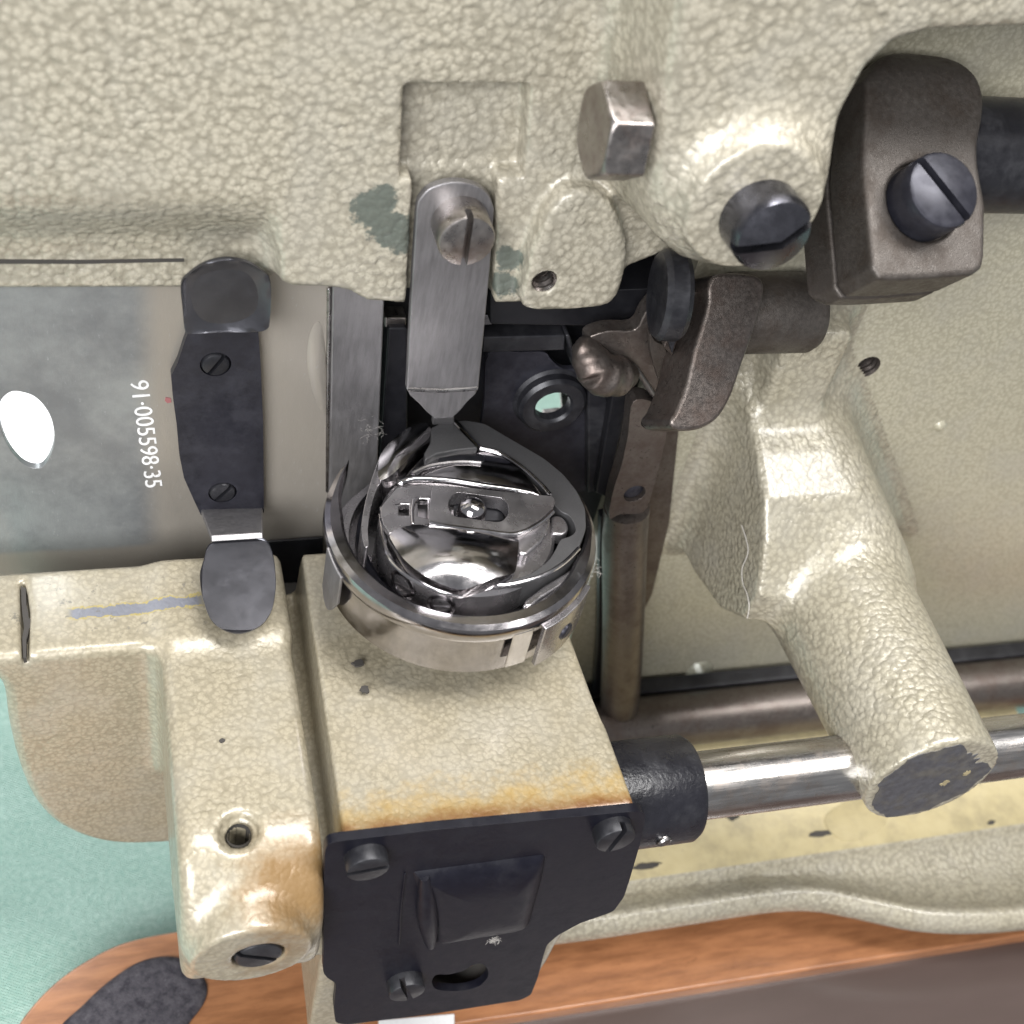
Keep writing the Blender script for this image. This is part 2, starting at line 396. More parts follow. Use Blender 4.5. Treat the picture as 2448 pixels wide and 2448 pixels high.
def screw_g(r, h, slot_w, slot_d, o, d, ang, dome=0., ref=None, n=28, chamfer=.06):
    """slotted cheese-head: solid lower disc and two half-moon lands either side of a real slot"""
    u, w, d = frame(d); o = np.array(o, float)
    ca, sa = math.cos(ang), math.sin(ang); u, w = u * ca + w * sa, -u * sa + w * ca
    mb = MB(); mb.add(*lathe_g([(r, 0), (r, h - slot_d)], o, d, n))
    hw = slot_w / 2; a0 = math.asin(min(.95, hw / r))
    for sgn in (1, -1):
        pts = []
        for i in range(n // 2 + 1):
            a = a0 + (math.pi - 2 * a0) * i / (n // 2); pts.append((math.cos(a), math.sin(a)))
        rows = []
        for (rr, hh) in ((r, h - slot_d - .004), (r, h - chamfer), (r - chamfer * .35, h - chamfer * .3), (r - chamfer, h)):
            row = []
            for (x, y) in pts:
                X, Y = x * rr, max(y * rr, hw); row.append((X, Y, hh))
            rows.append(row)
        V = []; m = len(pts)
        for row in rows:
            for (x, y, hh) in row: V.append(o + u * x * sgn + w * y * sgn + d * (hh + 0))
        Fs = [list(range(m)), [3 * m + i for i in range(m)]]
        if dome:
            c = o + w * sgn * hw + d * (h + dome); V.append(c)
            Fs.pop(); Fs += [[3 * m + i, 3 * m + i + 1, 4 * m] for i in range(m - 1)] + [[3 * m + m - 1, 3 * m, 4 * m]]
        for j in range(3):
            for i in range(m):
                k = (i + 1) % m; Fs.append([j * m + i, j * m + k, (j + 1) * m + k, (j + 1) * m + i])
        mb.add(V, Fs)
    return mb.V, mb.F
def screw(name, r, h, sw, sd, o, d, ang, mat, parent=None, **k):
    V, Fs = screw_g(r, h, sw, sd, o, d, ang, **k); return mesh(name, V, Fs, mat, parent, angle=30)

def jag(P, a, n=5, seed=3):
    rs = np.random.RandomState(seed); out = []
    for i in range(len(P)):
        p, q = np.array(P[i - 1], float), np.array(P[i], float)
        for k in range(n): out.append(p + (q - p) * k / n + rs.normal(0, a, 2))
    return out
# ---------------------------------------------------------------- signed-distance castings
class Grid:
    def __init__(s, lo, hi, h):
        s.lo = np.array(lo, float); s.h = h; s.n = np.ceil((np.array(hi) - lo) / h).astype(int) + 1
        a = [(s.lo[i] + h * np.arange(s.n[i])).astype(np.float32) for i in range(3)]
        s.x, s.y, s.z = a[0][:, None, None], a[1][None, :, None], a[2][None, None, :]
def smin(a, b, k): h = np.clip(.5 + .5 * (b - a) / k, 0, 1); return b + (a - b) * h - k * h * (1 - h)
def smax(a, b, k): return -smin(-a, -b, k)
def poly2(P, A, B):
    P = np.array(P, np.float32); A, B = np.broadcast_arrays(A, B); d = np.full(A.shape, 1e9, np.float32); sg = np.ones(A.shape, np.float32)
    for i in range(len(P)):
        p, q = P[i], P[i - 1]; e = q - p; wx, wy = A - p[0], B - p[1]
        t = np.clip((wx * e[0] + wy * e[1]) / max(e @ e, 1e-9), 0, 1)
        d = np.minimum(d, (wx - e[0] * t) ** 2 + (wy - e[1] * t) ** 2)
        c1 = B >= p[1]; c2 = B < q[1]; c3 = e[0] * wy > e[1] * wx
        f = (c1 & c2 & c3) | (~c1 & ~c2 & ~c3); sg = np.where(f, -sg, sg)
    return sg * np.sqrt(d)
def ext(d2, c, lo, hi, r=0.):
    a = d2 + r; b = np.abs(c - (lo + hi) / 2) - (hi - lo) / 2 + r
    return np.minimum(np.maximum(a, b), 0) + np.sqrt(np.maximum(a, 0) ** 2 + np.maximum(b, 0) ** 2) - r
def box(g, lo, hi, r=0.):
    q = [np.abs(c - (l + h) / 2) - (h - l) / 2 + r for c, l, h in zip((g.x, g.y, g.z), lo, hi)]
    return np.minimum(np.maximum(np.maximum(q[0], q[1]), q[2]), 0) + np.sqrt(sum(np.maximum(v, 0) ** 2 for v in q)) - r
def capcone(g, a, b, ra, rb):
    a = np.array(a, float); b = np.array(b, float); e = b - a; L = np.linalg.norm(e); e /= L
    t = (g.x - a[0]) * e[0] + (g.y - a[1]) * e[1] + (g.z - a[2]) * e[2]
    r = np.sqrt(np.maximum((g.x - a[0]) ** 2 + (g.y - a[1]) ** 2 + (g.z - a[2]) ** 2 - t * t, 0))
    rad = ra + (rb - ra) * np.clip(t / L, 0, 1)
    p = (r - rad) * math.cos(math.atan2(abs(ra - rb), L)); q = np.maximum(-t, t - L)
    return np.minimum(np.maximum(p, q), 0) + np.sqrt(np.maximum(p, 0) ** 2 + np.maximum(q, 0) ** 2)
def surf(name, g, D, mat, parent=None, xf=None, keep=None):
    D = D.astype(np.float32); nx, ny, nz = D.shape; ins = D < 0
    cs = [(i, j, k) for i in (0, 1) for j in (0, 1) for k in (0, 1)]
    sl = lambda o: tuple(slice(a, a + m - 1) for a, m in zip(o, D.shape))
    cnt = sum(ins[sl(o)].astype(np.int8) for o in cs); act = (cnt > 0) & (cnt < 8)
    idx = -np.ones(act.shape, np.int64); cells = np.argwhere(act); idx[act] = np.arange(len(cells))
    acc = np.zeros((len(cells), 3)); w = np.zeros(len(cells))
    val = {o: D[sl(o)][act] for o in cs}
    for o in cs:
        for axn in range(3):
            if o[axn]: continue
            p = list(o); p[axn] = 1; a, b = val[o], val[tuple(p)]
            m = (a < 0) != (b < 0); t = np.where(m, a / np.where(m, a - b, 1), 0)
            pt = np.tile(np.array(o, float), (len(cells), 1)); pt[:, axn] += t
            acc[m] += pt[m]; w[m] += 1
    V = g.lo + (cells + acc / w[:, None]) * g.h
    gr = np.gradient(D, g.h); c = (V - g.lo) / g.h; i0 = np.clip(np.floor(c).astype(int), 0, np.array(D.shape) - 2); fr = c - i0
    N = np.zeros_like(V)
    for o in cs:
        ww = np.prod([fr[:, a] if o[a] else 1 - fr[:, a] for a in range(3)], axis=0)
        ii = tuple((i0 + o).T)
        for a in range(3): N[:, a] += ww * gr[a][ii]
    N /= np.maximum(np.linalg.norm(N, axis=1)[:, None], 1e-6)
    Q = []
    for axn in range(3):
        a1, a2 = [a for a in range(3) if a != axn]
        s0 = [slice(None)] * 3; s1 = [slice(None)] * 3
        s0[axn] = slice(0, -1); s1[axn] = slice(1, None)
        for a in (a1, a2): s0[a] = slice(1, -1); s1[a] = slice(1, -1)
        A, B = ins[tuple(s0)], ins[tuple(s1)]; e = np.argwhere(A != B)
        if not len(e): continue
        sgn = A[tuple(e.T)]; e = e + 0
        e[:, a1] += 1; e[:, a2] += 1
        def at_(d1, d2):
            q = e.copy(); q[:, a1] += d1; q[:, a2] += d2; return idx[tuple(q.T)]
        q = np.stack([at_(-1, -1), at_(0, -1), at_(0, 0), at_(-1, 0)], 1)
        fl = sgn if axn != 1 else ~sgn
        q[~fl] = q[~fl][:, ::-1]; Q.append(q)
    Q = np.concatenate(Q)
    if keep is not None:
        kv = keep(V); Q = Q[kv[Q].all(1)]
    used = np.unique(Q); rm = -np.ones(len(V), int); rm[used] = np.arange(len(used)); V = V[used]; N = N[used]; Q = rm[Q]
    if xf is not None:
        Rm, o = xf; V = V @ Rm + o; N = N @ Rm
    me = bpy.data.meshes.new(name); me.vertices.add(len(V)); me.vertices.foreach_set('co', (V * S).ravel())
    me.loops.add(len(Q) * 4); me.loops.foreach_set('vertex_index', Q.ravel().astype(np.int32))
    me.polygons.add(len(Q)); me.polygons.foreach_set('loop_start', np.arange(0, len(Q) * 4, 4, dtype=np.int32))
    me.update(calc_edges=True); me.polygons.foreach_set('use_smooth', [True] * len(Q))
    me.normals_split_custom_set_from_vertices(N.astype(np.float32))
    return put(name, me, mat, parent)
def XZ(P, y): return [(lambda p: (p[0], p[2]))(at(*q, y=y)) for q in P]

# ================================================================ SETTING
def sheet(name, x0, x1, y0, y1, z, mat, nx=2, ny=2, wav=0):
    V = []; Fs = []
    for i in range(nx + 1):
        for j in range(ny + 1):
            V.append((x0 + (x1 - x0) * i / nx, y0 + (y1 - y0) * j / ny, z + (wav * math.sin(i * 1.3) * math.sin(j * .9) if wav else 0)))
    for i in range(nx):
        for j in range(ny):
            a = i * (ny + 1) + j; Fs.append([a, a + ny + 1, a + ny + 2, a + 1])
    return mesh(name, V, Fs, mat)
tag(sheet('table_cloth_ground', -40, 60, -14, 70, -12.0, CLOTH), None, None, kind='structure')

# ================================================================ CASTING
casting = empty('machine_casting', (0, 0, -8), 'olive hammer-finish cast iron underside of a sewing machine tipped back', 'sewing machine')
# -- front apron: flat slab upper left, pocket, spring slot, pad, bearing block and its nose
g = Grid((-9.0, -1.0, 1.6), (9.4, 3.6, 10.6), .06)
slabP = [(-12, 12), (-12, 3.95)] + XZ([(500, 560), (640, 572), (668, 610), (674, 672), (700, 686), (770, 688), (830, 696), (880, 722), (1000, 730), (1160, 728), (1320, 724), (1450, 716), (1500, 640)], 1.6) + [(3.5, 4.2), (3.5, 12)]
sp2 = poly2(slabP, g.x, g.z)
left = np.clip((-2.75 - g.x) / .25, 0, 1)                       # the long left edge is cast with a fat radius
d = ext(sp2, g.y, 1.6, 3.4, .07)
dl = ext(sp2, g.y, 1.6, 3.4, .75)
d = d * (1 - left) + dl * left
low = box(g, (-14, 2.25, 2.75), (-2.9, 3.4, 8), .05)
d = smin(d, low, .9)
pocket = ext(poly2(XZ([(966, 204), (1268, 204), (1252, 428), (957, 428)], 1.6), g.x, g.z), g.y, 0, 2.0)
d = smax(d, -pocket, .07)
slot = ext(poly2(XZ([(988, 424), (1190, 424), (1180, 760), (970, 760)], 1.6), g.x, g.z), g.y, 0, 1.95)
d = smax(d, -slot, .06)
padP = XZ(catmull([(1244, 716), (1250, 640), (1270, 560), (1312, 480), (1365, 440), (1440, 460), (1490, 560), (1482, 650), (1455, 705), (1400, 720), (1330, 724)], 5), 1.45)
d = smin(d, ext(poly2(padP, g.x, g.z), g.y, 1.25, 2.6, .09), .10)
h_ = at(1303, 676, y=1.25); thr = h_
d = smax(d, -capcone(g, h_ + [0, -.5, 0], h_ + [0, 1.0, 0], .18, .18), .02)
blockP = [(1.0, 12), (1.22, 8.4), (1.46, 6.7), (1.62, 5.8), (1.92, 5.2), (2.3, 4.93)] + XZ([(1665, 622), (1711, 633), (1765, 630), (1850, 600), (1927, 535), (1971, 442), (1990, 368), (2020, 275), (2079, 167), (2143, 108), (2226, 83), (2448, 74)], 0.05) + [(10.5, 8.2), (10.5, 12)]
d2 = poly2(blockP, g.x, g.z)
draft = (g.y - 0.05) * .16
blk = ext(d2 - np.clip(draft, 0, 1) * np.where(g.x < 3.2, 1, 0), g.y, 0.05, 2.9, .2)
d = smin(d, blk, .38)
nz = at(1772, 470, y=0.0)
d = smin(d, capcone(g, nz + [.06, 1.2, .05], nz + [0.06, -.30, .05], 1.08, .88) - .03, .5)
tro = box(g, (4.75, .75, 2), (12, 4, 8.7), .05)       # hollow under the arch where the shaft runs
d = np.where(g.x > 4.6, smax(d, -tro, .1), d)
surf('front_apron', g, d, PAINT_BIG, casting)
lathe('threaded_hole', [(.176, .03), (.15, .08), (.176, .14), (.15, .2), (.176, .26), (.15, .32), (.176, .38), (.15, .5), (.01, .52)], thr, (0, 1, 0), NICKEL, casting, n=24, close=False)
# milled facet left of the spring: its teal reflection is painted in the material
ln = [at(*p, y=2.24) for p in [(-10, 620), (200, 622), (440, 618), (440, 626), (200, 631), (-10, 631)]]
prism('scribed_line', ln, (0, .03, 0), GRIME_SHADE, casting, 0)

# -- bed wall on the right with its holes
def circ(c, r, n, axis='y'):
    return [np.array(c) + (np.array((math.cos(a), 0, math.sin(a))) * r) for a in [2 * math.pi * i / n for i in range(n)]]
YB = 2.6
holes = [circ(at(2075, 877, y=YB), .24, 20), circ(at(1672, 1603, y=YB), .33, 20)]
prism('bed_wall', [(4.0, YB, 9.5), (4.0, YB, -10.2), (32, YB, -10.2), (32, YB, 9.5)], (0, .6, 0), PAINT_BED, casting, 0, holes)
lathe('threaded_hole', [(.235, -.005), (.21, .06), (.235, .12), (.21, .18), (.235, .24), (.21, .3), (.2, .5), (.01, .5)], at(2075, 877, y=YB), (0, 1, 0), BROWN, casting, n=24, close=False)
dish('casting_pip', circ(at(2248, 1018, y=YB), .14, 16), (0, -1, 0), .08, .02, PAINT_BED, casting)
# -- post and its rib
g = Grid((4.2, -4.6, -6.6), (12.6, 2.85, 2.6), .06)
bed = YB - g.y + 0 * g.x
ribP = [(3.0, .85), (2.25, .32), (1.3, -.12), (.6, -.52), (.13, -1.05), (-.35, -2.0), (-.3, -2.7), (.5, -3.35), (1.7, -3.7), (3.2, -3.8)]
rib = ext(poly2(ribP, g.y, g.z), g.x, 5.6, 12, .09)
nn = np.array((.80, -.12, .58)); nn /= np.linalg.norm(nn)
pl = (g.x - 7.55) * nn[0] + (g.y - 2.0) * nn[1] + (g.z - .25) * nn[2]
rib = smax(rib, pl, .55)
neck = box(g, (5.75, 1.95, -.3), (7.0, 3.2, 2.0), .15)
post = smin(capcone(g, (7.48, 2.0, -2.5), (7.48, -3.98, -2.5), 1.36, 1.12) - .03, 99, .1)
D = smin(rib, neck, .35); D = smin(D, post, .5)
D = smin(D, -bed, .55) if False else smin(D, (YB - g.y) * -1 * -1 + 0 * g.x + 0 * g.z, .6)
surf('support_post', g, D, PAINT, casting, keep=lambda V: (V[:, 1] < YB - .004))
tp = []
c0 = np.array((7.48, -4.022, -2.5))
for i in range(90):
    a = 2 * math.pi * i / 90; r = 1.04 + .035 * math.sin(3 * a + 1) + .03 * math.sin(9 * a) + .05 * (random.random() - .5)
    if .1 < a < 1.5: r -= .26 * math.sin((a - .1) / 1.4 * math.pi) * (.7 + .6 * random.random())
    tp.append(c0 + np.array((math.cos(a) * r, 0, math.sin(a) * r)))
prism('worn_bare_tip', tp, (0, .03, 0), WORNTIP, casting, 0)
for (dx, dz, rr) in ((.30, -.12, .07), (.60, .12, .06)):
    rs = np.random.RandomState(int(100 * rr + 50 * dx + 99))
    prism('paint_fleck', [c0 + np.array((dx + math.cos(a) * rr * rs.uniform(.6, 1.5), -.008, dz + math.sin(a) * rr * rs.uniform(.6, 1.5))) for a in [i * math.pi / 12 for i in range(24)]], (0, .02, 0), YELLOW, casting, 0)

# -- hook housing, side arm and left flange
g = Grid((-9.6, -5.4, -9.6), (2.9, 2.0, -1.4), .06)
ft = -1.8
hx = poly2([(-2.30, ft), (2.02, ft), (2.12, -3.2), (1.75, -6.1), (1.62, -8.15), (-2.35, -8.3), (-2.35, -5.3), (-2.95, -5.1), (-2.95, -2.95), (-2.36, -2.8)], g.x, g.z)
tap = (g.y + 4.2) * .03
hs = ext(hx + tap, g.y, -4.16, 1.3, .06)
armP = rnd([(1.2, -1.92), (-4.05, -1.92), (-4.78, -2.9), (-4.78, -4.35), (-3.2, -4.9), (1.2, -5.6)], [.1, .9, .5, .5, .6, .1], 6)
arm = ext(poly2(armP, g.y, g.z), g.x, -4.52, -2.55, .2)
bc = at(600, 2272, y=-4.85)
boss = capcone(g, (bc[0], -3.6, bc[2] + .05), (bc[0], -4.9, bc[2]), .92, .8) - .04
arm = smin(arm, boss, .18)
wl = [(p[0], p[2]) for p in [at(*q, y=-.42) for q in catmull([(-60, 1590), (4, 1640), (22, 1740), (48, 1840), (85, 1920), (140, 1975), (220, 2010), (310, 2022), (440, 2016)], 4, False)]]
wallP = [(-9.5, -1.92)] + wl[1:] + [(-2.6, wl[-1][1]), (-2.6, -1.92)]
wall = ext(poly2(wallP, g.x, g.z), g.y, -.42, 1.28, .14)
D = smin(arm, wall, .35)
D = smin(D, hs, .10)
hh = at(571, 1986, z=-1.92)
D = smax(D, -capcone(g, hh + [0, 0, .3], hh + [0, 0, -.14], .34, .26), .05); D = smax(D, -capcone(g, hh + [0, 0, .3], hh + [0, 0, -.9], .17, .17), .02)
D = smax(D, -capcone(g, (bc[0] + .1, -5.3, bc[2] - .05), (bc[0] + .1, -4.55, bc[2] - .05), .36, .36), .04)
so = at(1100, 2340, y=-4.2)
D = smax(D, -capcone(g, so + [0, -1, 0], so + [0, 1.1, 0], .55, .55), .03)
gx, gy = at(55, 1400, z=-2.0), at(50, 1575, z=-2.0)
grv = [at(*p, z=-2.0) for p in [(48, 1396), (60, 1396), (72, 1470), (68, 1575), (54, 1575), (50, 1480)]]
D = smax(D, -ext(poly2([(p[0], p[1]) for p in grv], g.x, g.y), g.z, -2.1, -1.5), .04)
surf('hook_housing', g, D, PAINT_HOUSE, casting)
lathe('countersunk_hole', [(.168, 0), (.168, -.75), (.01, -.76)], hh + [0, 0, -.1], (0, 0, 1), GRIME_SHADE, casting, n=20, close=False)
prism('dark_crack', [at(*p, z=-1.95) for p in jag([(50, 1402), (60, 1402), (66, 1470), (80, 1490), (66, 1510), (64, 1572), (56, 1572), (54, 1500)], 2, 3)], (0, 0, -.12), GRIME_SHADE, casting, 0)
for (cx, cy, rr) in ((856, 1584, 9), (872, 1648, 9), (530, 1770, 5)):
    rs = np.random.RandomState(cx)
    prism('grime_speck', [at(cx + rr * 1.6 * math.cos(a) * rs.uniform(.5, 1.2), cy + rr * math.sin(a) * rs.uniform(.5, 1.2), z=(-1.782 if cx > 740 else -1.9)) for a in [i * math.pi / 6 for i in range(12)]], (0, 0, -.04), GRIME_SHADE, casting, 0)
lathe('bore_shadow', [(.53, -.43), (.53, 0), (.01, .001)], so + [0, .5, 0], (0, 1, 0), GRIME_SHADE, casting, n=28, close=False)  # dark cup over the bore paint, shade put in as colour
lathe('rust_ring', [(.40, .2), (.40, -.05), (.30, -.08), (.30, .2)], so + [0, .35, 0], (0, 1, 0), RUST, casting, n=28)

prism('gap_shade_backing', [(-6.2, 1.27, -3.9), (2.0, 1.27, -3.9), (2.0, 3.4, -3.9), (-6.2, 3.4, -3.9)], (0, 0, -1), GRIME_SHADE, casting, .05)  # added dark backing behind the flange, gap shade put into its colour
# -- lower rim of the bed: a yellowed ledge and the hammered lip
LZ = -9.35
la = [at(*p, z=LZ) for p in [(1500, 2090), (1942, 2042), (2448, 1988)]]
y1 = la[1][1]
tops = [(1200, 2215), (1420, 2190), (1671, 2153), (1800, 2133), (1888, 2124), (1970, 2126), (2050, 2140), (2105, 2152), (2190, 2170), (2268, 2178), (2360, 2178), (2448, 2172), (2700, 2150)]
rim = catmull([at(*p, z=LZ + .05) for p in tops], 6, False)
V = []; Fs = []
for p in rim:
    x, yl = p[0], p[1]
    prof = [(3.2, LZ), (y1, LZ), (y1 - .06, LZ - .12), (y1 - .14, LZ - .32), (yl + .45, LZ - .30), (yl + .22, LZ - .14), (yl + .05, LZ + .0), (yl - .10, LZ - .05), (yl - .22, LZ - .22), (yl - .25, LZ - .48), (yl - .1, LZ - .75), (y1, LZ - .85), (3.2, LZ - .85)]
    V += [(x, a, b) for a, b in prof]
m = len(prof)
for i in range(len(rim) - 1):
    for j in range(m):
        k = (j + 1) % m; Fs.append([i * m + j, i * m + k, (i + 1) * m + k, (i + 1) * m + j])
ro = mesh('bed_rim', V, Fs, PAINT, casting, angle=80)
ro.data.materials.append(YELLOW)
for p in ro.data.polygons:
    if all(abs(ro.data.vertices[i].co.z - LZ * S) < 1e-5 for i in p.vertices): p.material_index = 1
yb = [(2.0, y1 + .02, LZ + .02), (32, y1 + .02, LZ + .02), (32, 2.58, LZ + .02), (2.0, 2.58, LZ + .02)]
ov = catmull([at(*p, z=LZ + .008) for p in [(1975, 1950), (2050, 1905), (2120, 1920), (2110, 1980), (2030, 2010), (1985, 1990)]], 6)
dish('cast_oval_boss', ov, (0, 0, 1), .05, .03, YELLOW, casting, power=2, smooth_=True, edge=.01)
for q in [(1545, 2070, 40, 9), (1540, 2200, 60, 14), (2310, 2186, 34, 16), (1940, 1900, 40, 16), (1965, 1992, 36, 8), (1752, 1952, 16, 10), (2370, 1966, 10, 6)]:
    cx, cy, rx, ry = q
    zz = LZ + .012 if cy < 2100 else LZ + .03
    P = [at(cx + rx * math.cos(a) * random.uniform(.7, 1.1), cy + ry * math.sin(a) * random.uniform(.7, 1.1) - .1 * rx * math.cos(a), z=zz) for a in [i * math.pi / 8 for i in range(16)]]
    if cy < 2100: prism('paint_chip', P, (0, 0, -.02), GRIME_SHADE, casting, 0)

# ================================================================ screws on the casting
hb = np.array((1.36, .52, 6.47))
g = Grid((-.66, -.72, -.72), (.12, .72, .72), .022)
ca = math.atan2(.62, -.78) + math.pi / 6; dd = None
for i in range(6):
    a = ca + i * math.pi / 3; e = g.y * math.cos(a) + g.z * math.sin(a) - .56
    dd = e if dd is None else smax(dd, e, .02)
rr = np.sqrt(g.y ** 2 + g.z ** 2)
dd = smax(dd, (rr - .60 - (g.x + .57) * 1.1) * .67, .03)          # turned chamfer on the head
dd = smax(dd, np.abs(g.x + .31) - .28 + 0 * rr, .02)
hx_ = surf('hex_bolt', g, dd, NICKEL, None, xf=(np.eye(3), hb))
tag(hx_, 'worn steel hex bolt head on the left side of the bearing block', 'bolt')
sc = screw('slotted_screw', .53, .55, .12, .2, nz + [.12, -.32, -.05], (.05, -1, .05), math.radians(22), DOMED, None, dome=.16, chamfer=.12)
tag(sc, 'dark domed slotted screw in the olive nose of the bearing block', 'screw')
ps = screw('plug_screw', .34, .25, .09, .12, (bc[0] + .1, -4.70, bc[2] - .05), (0, -1, 0), math.radians(150), BLACK)
tag(ps, 'black slotted plug screw sunk in the rusty end of the side arm', 'screw')

# ================================================================ slide plate, clip, strip
sl = empty('slide_plate', (-6, 2.4, -3), 'steel slide plate with painted reflections, stamped with a number beside the black clip', 'plate')
oh = [at(*p, y=2.4) for p in catmull([(45, 936), (85, 950), (118, 990), (130, 1040), (122, 1085), (98, 1118), (60, 1112), (25, 1075), (2, 1020), (0, 965), (20, 940)], 5)]
so_ = [at(*p, y=2.4) for p in [(-500, 640), (792, 640), (786, 1180), (780, 1400), (640, 1420), (-500, 1460)]]
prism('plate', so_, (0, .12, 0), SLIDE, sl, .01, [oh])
tc = bpy.data.curves.new('stamp', 'FONT'); tc.body = '91\u00b7005598\u00b735'; tc.size = .36 * S; tc.extrude = .004 * S
tc.space_character = 1.0; tc.offset = -.0005 * S
to = bpy.data.objects.new('stamp', tc); COL.objects.link(to)
dg = bpy.context.evaluated_depsgraph_get(); tm = bpy.data.meshes.new_from_object(to.evaluated_get(dg)); bpy.data.objects.remove(to)
P0 = at(345, 915, y=2.395); P1 = at(380, 1168, y=2.395)
co = np.array([v.co for v in tm.vertices]); co[:, 0] -= co[:, 0].min(); co[:, 0] *= np.linalg.norm(P1 - P0) * S / co[:, 0].max()
e1 = (P1 - P0) / np.linalg.norm(P1 - P0); e2 = np.cross((0, -1, 0), e1); 
hgt = at(305, 930, y=2.395); wdt = np.linalg.norm(at(310, 925, y=2.395) - at(353, 930, y=2.395)) * S
co[:, 1] *= wdt / co[:, 1].max()
base = at(311, 912, y=2.395)
V = [base * S + e1 * c[0] + e2 * c[1] + np.array((0, -1, 0)) * c[2] for c in co]
for v, q in zip(tm.vertices, V): v.co = q
tm.name = 'stamped_number'; tm.materials.clear(); put('stamped_number', tm, GLINT, sl)
prism('slot_shade', [at(*p, y=2.3) for p in [(640, 1296), (772, 1286), (772, 1420), (636, 1420)]], (0, .05, 0), DARK, sl, .01)  # solid dark block painted as the shade of the slot
prism('folded_edge', [at(*p, y=2.34) for p in [(782, 690), (793, 690), (789, 1180), (779, 1180)]], (0, .08, 0), STEEL, sl, .03)
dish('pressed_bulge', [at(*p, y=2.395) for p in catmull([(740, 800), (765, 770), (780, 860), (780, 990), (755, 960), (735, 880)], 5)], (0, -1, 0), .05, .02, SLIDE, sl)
z4 = lambda P: [(X / 2.415, 600 + Y / 2.415) for X, Y in P]
z9 = lambda P: [(X / 1.683, 1300 + Y / 1.683) for X, Y in P]
cl = empty('plate_clip', (-3.2, 2.2, 0), 'blackened spring clip with a thumb tab above and a spoon below', 'clip')
cp = [at(*p, y=2.2) for p in z4([(1085, 470), (1492, 470), (1505, 650), (1520, 1000), (1524, 1512), (1160, 1524), (1120, 1440), (1062, 1310), (1036, 1180), (1020, 1000), (1000, 860), (988, 720), (1028, 640), (1060, 540)])]
cs1, cs2 = at(1245 / 2.415, 600 + 655 / 2.415, y=2.2), at(1285 / 2.415, 600 + 1395 / 2.415, y=2.2)
prism('clip_body', cp, (0, .14, 0), BLUED, cl, 0, [circ(cs1, .23, 24), circ(cs2, .23, 24)])
for c, a in ((cs1, 1.0), (cs2, .9)):
    screw('screw', .215, .2, .06, .09, c + [0, .16, 0], (0, -1, 0), a, BLACK, cl)
tabP = [at(*p, y=1.75) for p in catmull(z4([(1046, 205), (1085, 150), (1180, 85), (1300, 55), (1420, 72), (1515, 125), (1564, 190), (1560, 400), (1540, 462), (1450, 478), (1310, 476), (1110, 486), (1070, 470), (1056, 350)]), 4)]
dish('thumb_tab', tabP, (0, -1, 0), -.16, .09, SPOON, cl, power=2, smooth_=True)
A = [at(*p, y=2.2) for p in z4([(1160, 1518), (1518, 1508)])]
pm = at(560, 1320, y=1.9); pb = at(562, 1508, z=-1.42)
Bp = [at(505, 1296, y=1.0), at(629, 1288, y=1.0)]
V, Fs = prism_g([A[0], A[1], Bp[1], Bp[0]], (0, .1, .05)); mesh('twisted_neck', V, Fs, STRAP, cl, .02)
sn = np.cross(Bp[1] - Bp[0], pb - Bp[0]); sn /= np.linalg.norm(sn); sn = sn if sn @ (CAM - pb) > 0 else -sn
spo = catmull([(503, 1296), (565, 1285), (630, 1284), (652, 1320), (659, 1370), (659, 1410), (648, 1460), (618, 1496), (564, 1511), (511, 1486), (487, 1433), (478, 1375), (487, 1336)], 5)
dish('spoon', [onp(*p, Bp[0], sn) for p in spo], sn, -.26, .06, SPOON, cl, power=2.2, smooth_=True)
stp = empty('guide_strip', (-1.5, 2.3, 0), 'narrow dark grey steel strip standing between slide plate and feed recess', 'steel strip')
prism('strip', [at(*p, y=2.3) for p in [(795, 668), (922, 668), (905, 1060), (900, 1240), (785, 1240)]], (0, .3, 0), STRAP, stp, .03)

# ================================================================ feed recess and needle plate
fr_ = empty('feed_recess_frame', (1.5, 3.4, 0), 'black oily frame round the feed recess behind the rotary hook', 'frame')
prism('recess_back', [(-2.4, 3.5, 4.6), (4.4, 3.5, 4.6), (4.4, 3.5, -4.5), (-2.4, 3.5, -4.5)], (0, .2, 0), DARK, fr_, 0, [circ(at(1325, 972, y=3.5), .85, 24)])
prism('cross_rail', [at(*p, y=2.25) for p in rnd([(1172, 700), (1600, 690), (1560, 782), (1172, 776)], 6)], (0, .9, 0), DARK, fr_, .05)
prism('lower_rail', [at(*p, y=2.55) for p in [(1155, 806), (1352, 802), (1350, 838), (1155, 843)]], (0, .8, 0), BLACK, fr_, .03)
prism('side_rail', [at(*p, y=2.5) for p in [(1352, 802), (1362, 800), (1388, 890), (1376, 896)]], (0, .8, 0), BLACK, fr_, .03)
prism('side_rail', [at(*p, y=2.5) for p in [(1405, 930), (1450, 925), (1460, 1160), (1405, 1180)]], (0, .8, 0), BLACK, fr_, .04)
prism('side_rail', [at(*p, y=2.3) for p in [(1466, 930), (1510, 925), (1452, 1190), (1424, 1180)]], (0, .9, 0), DARK, fr_, .04)
prism('latch_block', [at(*p, y=2.6) for p in rnd([(928, 784), (975, 784), (975, 1100), (908, 1100)], 8)], (0, .5, 0), DARK, fr_, .06)
prism('bright_pin', [at(*p, y=2.7) for p in [(920, 760), (972, 760), (972, 782), (920, 784)]], (0, .3, 0), NICKEL, fr_, .03)
prism('bright_pin', [at(*p, y=2.7) for p in [(1155, 752), (1181, 752), (1179, 778), (1155, 780)]], (0, .3, 0), CHROME, fr_, .03)
npl = empty('needle_plate', (2, 2.7, -.5), 'dark blued needle plate with a round collared hole', 'plate')
nc = at(1320, 966, y=2.55)
